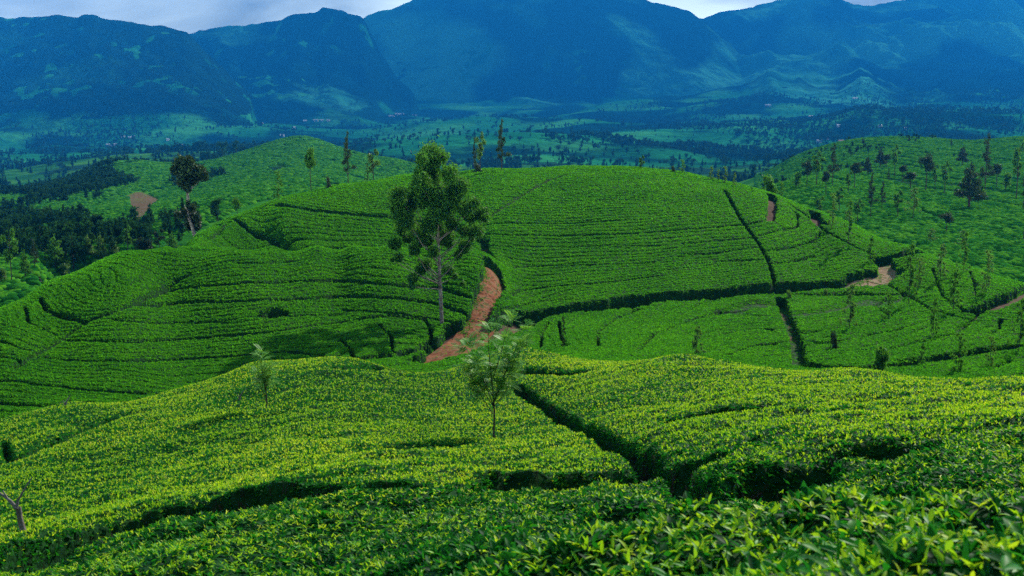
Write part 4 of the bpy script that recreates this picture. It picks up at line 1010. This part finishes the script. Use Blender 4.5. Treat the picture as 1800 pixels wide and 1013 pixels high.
# ------------------------------------------------------------------ woods of the valley
def far_tree(seed, kind):
    r = random.Random(seed); g = np.random.default_rng(seed)
    if kind == 0: bl = [(r.uniform(-.12, .12), r.uniform(-.12, .12), .4 + .09 * i, .2 - .02 * abs(i - 2), .2, .12) for i in range(6)]
    elif kind == 1: bl = [(0, 0, .25 + .12 * i, .22 - .032 * i, .22 - .032 * i, .11) for i in range(6)]
    else: bl = [(r.uniform(-.25, .25), r.uniform(-.25, .25), r.uniform(.5, .8), .26, .26, .2) for i in range(5)]
    lv, lq = leaf_cloud(bl, 130, .075, g, .1, .8); tv, tq = tube([(0, 0, -.05), (0, 0, .5), (0, 0, .9)], [.022, .018, .006], 4)
    return mesh_from('trunk', tv, tq, M['dark_bark']), mesh_from('crown', lv, lq, M['far_leaf'], False)
FT = [far_tree(i, i % 3) for i in range(6)]
def joined(tm, cm, nm):
    V = []; Q = []; c = 0
    me = bpy.data.meshes.new(nm); vs = []; fs = []
    for src in (tm, cm):
        off = len(vs); vs += [tuple(v.co) for v in src.vertices]; fs += [tuple(i + off for i in p.vertices) for p in src.polygons]
    me.from_pydata(vs, [], fs); me.materials.append(M['dark_bark']); me.materials.append(M['far_leaf'])
    nt_ = len(tm.polygons)
    for i, p in enumerate(me.polygons): p.material_index = 0 if i < nt_ else 1
    return me
FJ = [joined(a, b, 'valley_tree') for a, b in FT]
FO = [bpy.data.objects.new('valley_tree', m_) for m_ in FJ]
def wood_mask(x, y):
    return fbm(x / 400 + 3.1, y / 450 + 8.2, 4) + .35 * fbm(x / 100, y / 100, 2)
n = 62000
Yq = 1150 + (5600 - 1150) * g.random(n) ** 1.15; uq = g.uniform(-150, 1950, n)
zq_ = far_z(uq[None], Yq[None])[0]; xq = (uq - 900) / FPX * (Yq * cp - zq_ * sp)
wm = wood_mask(xq, Yq); bias = np.interp(uq, [0, 400, 900, 1300, 1600, 1900], [-.04, -.10, -.08, -.01, .05, .03]) 
keep = (wm + bias > .04) | (g.random(n) < .10)
keep &= ~((Yq < 1500) & (uq > 430) & (uq < 720)) & ~((uq > 1330) & (Yq < 1400))
keep &= ~((uq < 420) & (Yq > 4300))
xq, Yq, zq_, uq = xq[keep], Yq[keep], zq_[keep], uq[keep]; n = len(xq)
hts = g.uniform(6, 13, n) * np.interp(Yq, [0, 1500, 2300], [1.25, 1.2, 1.1]) * np.interp(Yq, [1500, 5600], [1, 1.2]) * np.where(g.random(n) < .12, 1.4, 1)
# which show: project against the nearer hills by the dome outline
dome_v = np.interp(uq, [0, 200, 328, 400, 490, 600, 720, 850, 1000, 1200, 1300, 1360, 1401, 1468, 1600, 1800], [460, 440, 420, 388, 350, 325, 308, 297, 293, 303, 322, 325, 270, 250, 243, 240])
vt_ = proj(xq, Yq, zq_ + hts * .6)[1]; vis = (vt_ < dome_v - 2) & (uq > 0) & (uq < 1800)
order = np.argsort(np.where(vis, Yq / hts, 1e9)); first = order[:290]; rest = np.setdiff1d(np.arange(n), first)
for k, i in enumerate(first):
    tm, cm = FT[k % 6]; h_ = float(hts[i])
    o = add('valley_tree', FJ[k % 6], loc=(float(xq[i]), float(Yq[i]), float(zq_[i])), label='small dark tree, one of many standing in the hazy blue-green valley behind the dome', cat='tree', group='trees scattered over the hazy valley')
    o.scale = (h_ * g.uniform(.6, .9),) * 2 + (h_,); o.rotation_euler = (0, 0, float(g.uniform(0, 6.28)))
nr = len(rest)
instancer('woodland', np.stack([xq[rest], Yq[rest], zq_[rest]], -1), np.stack([0 * hts[rest], 0 * hts[rest], g.uniform(0, 6.28, nr)], -1), hts[rest], g.integers(0, 6, nr), FO,
          label='far woods and scattered trees fading into blue haze across the valley', cat='woodland', kind='stuff')

n = 26000
uq, xq, Yq, zq_ = far_points(n, -150, 780, 170, 1300, g)
uu_, vv_ = proj(xq, Yq, zq_)
wm = fbm(xq / 110 + 21, Yq / 130 + 4, 3) + .5 * fbm(xq / 22, Yq / 22, 2)
dark = np.interp(uu_, [0, 100, 200, 330, 420, 600], [.02, .05, .0, .0, -.12, -.2]) + np.where((vv_ > 385) & (uu_ < 330), .16, 0) + .26 * np.exp(-((uu_ - 150 + (vv_ - 325) * 1.4) / 42) ** 2 - ((vv_ - 325) / 26) ** 2) - .3 * np.exp(-((uu_ - 260) / 45) ** 2 - ((vv_ - 315) / 24) ** 2)
keep = (wm + dark > .10) & ~((uu_ > 222) & (uu_ < 282) & (vv_ > 336) & (vv_ < 398)) & ~((uu_ < 70) & (vv_ > 478))
xq, Yq, zq_ = xq[keep], Yq[keep], zq_[keep]; n = len(xq)
instancer('scrub', np.stack([xq, Yq, zq_ - .2], -1), np.stack([g.normal(0, .05, n), g.normal(0, .05, n), g.uniform(0, 6.28, n)], -1), g.uniform(2.0, 6.5, n), g.integers(0, 6, n), FO,
          label='dark scrub and small trees covering the shaded folds of the left hills', cat='scrub', kind='stuff')
n = 2600
uq, xq, Yq, zq_ = far_points(n, 1340, 1990, 200, 900, g); wm = fbm(xq / 70 + 2, Yq / 80 + 4, 3); keep = wm > .13; xq, Yq, zq_ = xq[keep], Yq[keep], zq_[keep]; n = len(xq)
instancer('scrub', np.stack([xq, Yq, zq_ - .2], -1), np.stack([g.normal(0, .05, n), g.normal(0, .05, n), g.uniform(0, 6.28, n)], -1), g.uniform(1.5, 4.5, n), g.integers(0, 6, n), FO,
          label='low scrub between the trees of the far right slope', cat='scrub', kind='stuff')
# ------------------------------------------------------------------ estate houses
M['white_wall'] = noise_mat('white_wall', [(.4, (.62, .60, .55)), (.6, (.80, .79, .75))], .4, .8)
M['tin_roof'] = noise_mat('tin_roof', [(.4, (.50, .54, .58)), (.6, (.72, .75, .78))], .5, .5)
M['rust_roof'] = noise_mat('rust_roof', [(.4, (.35, .13, .08)), (.6, (.5, .22, .14))], .5, .7)
M['dark_glass'] = noise_mat('dark_glass', [(.4, (.02, .025, .03)), (.6, (.04, .05, .06))], .5, .2)
def box(x0, x1, y0, y1, z0, z1):
    v = [(a, b, c) for a in (x0, x1) for b in (y0, y1) for c in (z0, z1)]
    return np.array(v, float), np.array([(0, 1, 3, 2), (4, 6, 7, 5), (0, 4, 5, 1), (2, 3, 7, 6), (0, 2, 6, 4), (1, 5, 7, 3)])
def house(u, v, wpx, label, roof='tin_roof', Yr=(1300, 6800), deep=9, rot=0.0, Y=None):
    Y = Y or hit_far(u, v, *Yr); z = float(far_z(np.array([[u]], float), np.array([[Y]], float))[0, 0]); x = (u - 900) / FPX * (Y * cp - z * sp)
    L_ = wpx * Y / FPX; h = 4.5 + min(4, L_ * .05); d = deep; k = L_ / 2
    t = thing('house', (x, Y, z - .5), label, 'house', 'estate houses in the valley', rot)
    a, q = box(-k, k, -d / 2, d / 2, -1.5, h); add('wall', mesh_from('wall', a, q, M['white_wall'], False), t)
    e = .6; V = np.array([(-k - e, -d / 2 - e, h - .1), (k + e, -d / 2 - e, h - .1), (k + e, 0, h + 2.2), (-k - e, 0, h + 2.2), (k + e, d / 2 + e, h - .1), (-k - e, d / 2 + e, h - .1),
                          (-k - e, -d / 2 - e, h - .3), (k + e, -d / 2 - e, h - .3), (k + e, d / 2 + e, h - .3), (-k - e, d / 2 + e, h - .3)])
    Q = [(0, 1, 2, 3), (3, 2, 4, 5), (6, 7, 1, 0), (5, 4, 8, 9), (0, 3, 5, 9), (0, 9, 6, 0), (1, 7, 8, 4), (1, 4, 2, 1)]
    me = bpy.data.meshes.new('roof'); me.from_pydata([tuple(p) for p in V], [], [(0, 1, 2, 3), (3, 2, 4, 5), (6, 7, 1, 0), (5, 4, 8, 9), (0, 3, 5, 9, 6), (1, 7, 8, 4, 2), (6, 9, 8, 7)]); me.materials.append(M[roof]); add('roof', me, t)
    a, q = box(-.5, .5, -d / 2 - .06, -d / 2 + .05, .3, 2.4); add('door', mesh_from('door', a, q, M['dark_glass'], False), t)
    nw = max(2, min(8, int(L_ / 3.5)))
    for i in range(nw):
        xx = -k + (i + .5) * 2 * k / nw
        if abs(xx) < 1.2: continue
        a, q = box(xx - .5, xx + .5, -d / 2 - .05, -d / 2 + .05, 1.3, 2.3); add('window', mesh_from('window', a, q, M['dark_glass'], False), t)
HO = [(348,262,26,'long low factory-like shed with a pale roof, above the two-tiered dark tree'),(390,263,12,'small white house right of the long shed'),(318,256,9,'small blue-white house left of the long shed'),
(190,256,5,'leftmost of three white houses in a row in the left valley'),(197,256,5,'middle one of three white houses in a row in the left valley'),(203,255,5,'rightmost of three white houses in a row in the left valley'),
(216,241,6,'brightest white house above the row of three, left valley'),(228,243,5,'small white house right of the brightest one, left valley'),(234,241,4,'tiny white house at the right end of the upper left cluster'),(295,245,5,'lone white house between the left cluster and the long shed'),(295,264,4,'white hut lower left of the long shed'),
(460,215,5,'white hut near two dark columnar trees'),(536,211,6,'first white house of the distant row, upper left centre'),(555,210,9,'longest white house of the distant row, upper left centre'),(566,210,6,'third white house of the distant row, upper left centre'),(577,210,6,'last white house of the distant row, upper left centre'),(496,239,7,'white house below the distant row'),(517,226,5,'pale house below and left of the distant row'),
(688,205,10,'left house of the pale line under the highest mountain'),(702,202,16,'longest building of the pale line under the highest mountain'),(728,201,10,'right house of the pale line under the highest mountain'),
(1503,172,9,'bright house alone in the dark wood under the right mountains'),(1388,221,5,'white speck of a house, upper left of the right valley village'),(1474,221,6,'white house in the middle of the right valley wood'),(1547,222,5,'lone white house right in the valley wood'),(1593,228,5,'tiny white house above the crest of the far right slope'),
(1440,250,9,'pale house at the left of the village behind the far right slope'),(1458,246,9,'house with a reddish roof in the village behind the far right slope'),(1478,250,10,'wide pale house right of the reddish roof'),(1425,206,8,'pale house up the slope above the village'),(1350,186,10,'pale building left at the foot of the right mountains')]
for k, (u, v, w_, lb) in enumerate(HO): house(u, v, w_ * 1.0, lb, 'rust_roof' if 'reddish' in lb else 'tin_roof', rot=.25 * ((k * 7) % 5 - 2) * (w_ < 12))
# small ochre dug patch with a hut in the left valley
if 0: house(238, 412, 8, 'small hut on bare orange earth in the left hollow', 'rust_roof', Yr=(180, 420), deep=3, Y=None)

# ------------------------------------------------------------------ nearest bush, leaf by leaf
t = thing('tea_bush', (1.2, 2.9, -1.9), 'nearest tea bush, its large glossy leaves blurred at the bottom right', 'tea bush')
inv = np.array([1.2, 2.9, -1.9])
LM = []
for s_, (wd, bend, fold, mat) in enumerate([(.23, .25, .35, 'big_mature'), (.25, .4, .25, 'big_mature'), (.21, .15, .5, 'big_mature'), (.19, .3, .4, 'big_flush'), (.22, .1, .55, 'big_flush')]):
    if mat not in M:
        M[mat] = leaf_mat(mat + '_leaf', [(.012, .12, .012), (.03, .21, .014), (.07, .28, .012)] if 'mature' in mat else [(.12, .36, .01), (.26, .46, .012), (.42, .52, .02)], (.08, .5, .02) if 'mature' in mat else (.5, .78, .02), .4, .5, .1)
    v_, q_ = leaf_geo(7, wd, bend, fold); LM.append(mesh_from('leaf', v_, q_, M[mat]))
g = np.random.default_rng(21); tw = []
cnt = 0; k = 0
while cnt < 290 and k < 4000:
    k += 1
    u = g.uniform(930, 1860); Yv = g.uniform(2.1, 3.5)
    v = float(table(u, Yv))
    if v > 1060 or v < 900: continue
    x, yy, z = (float(q) for q in pt(u, v, Yv)); top = np.array([x, yy, z + g.uniform(-.02, .07)])
    base = top + np.array([g.uniform(-.03, .03), g.uniform(-.03, .03), -.15]); tw.append(tube([base, (base + top) / 2 + g.normal(0, .006, 3), top], [.003, .0025, .0015], 4))
    nl = g.integers(3, 6); a0 = g.uniform(0, 6.28); young = g.random() < .45
    for i in range(nl):
        f = i / max(1, nl - 1); fl = young and f > .45
        o = bpy.data.objects.new('leaf', LM[(3 + g.integers(0, 2)) if fl else g.integers(0, 3)]); C.objects.link(o); o.parent = t
        el = g.uniform(.8, 1.35) if fl and f > .9 else (g.uniform(.3, .9) if fl else g.uniform(-.2, .5))
        p = base * (1 - (.45 + .55 * f)) + top * (.45 + .55 * f); o.location = p - inv
        o.rotation_euler = (el, g.uniform(-.5, .5), a0 + 2.4 * i); sz = g.uniform(.038, .062) * (.75 if fl else 1); o.scale = (sz, sz, sz); cnt += 1
v_, q_ = merge(tw); add('twigs', mesh_from('twigs', v_ - inv, q_, M['big_mature']), t)

# ------------------------------------------------------------------ haze
hz = newmat('haze'); m, nt, N, L, b, out = hz
N.remove(b); pv = N.new('ShaderNodeVolumePrincipled'); pv.inputs['Density'].default_value = HAZE_DENSITY; pv.inputs['Color'].default_value = (*HAZE_COLOR, 1)
pv.inputs['Anisotropy'].default_value = 0.0
L.new(pv.outputs[0], out.inputs['Volume'])
X0, X1, Y0_, Y1_, Z0, Z1 = -12000, 12000, -300, 10500, -420, 1250
bv = [(a, b_, c) for a in (X0, X1) for b_ in (Y0_, Y1_) for c in (Z0, Z1)]
bf = [(0, 1, 3, 2), (4, 6, 7, 5), (0, 4, 5, 1), (2, 3, 7, 6), (0, 2, 6, 4), (1, 5, 7, 3)]
hm_ = bpy.data.meshes.new('haze'); hm_.from_pydata(bv, [], bf); hm_.materials.append(m)
ho = add('haze', hm_, kind='stuff')
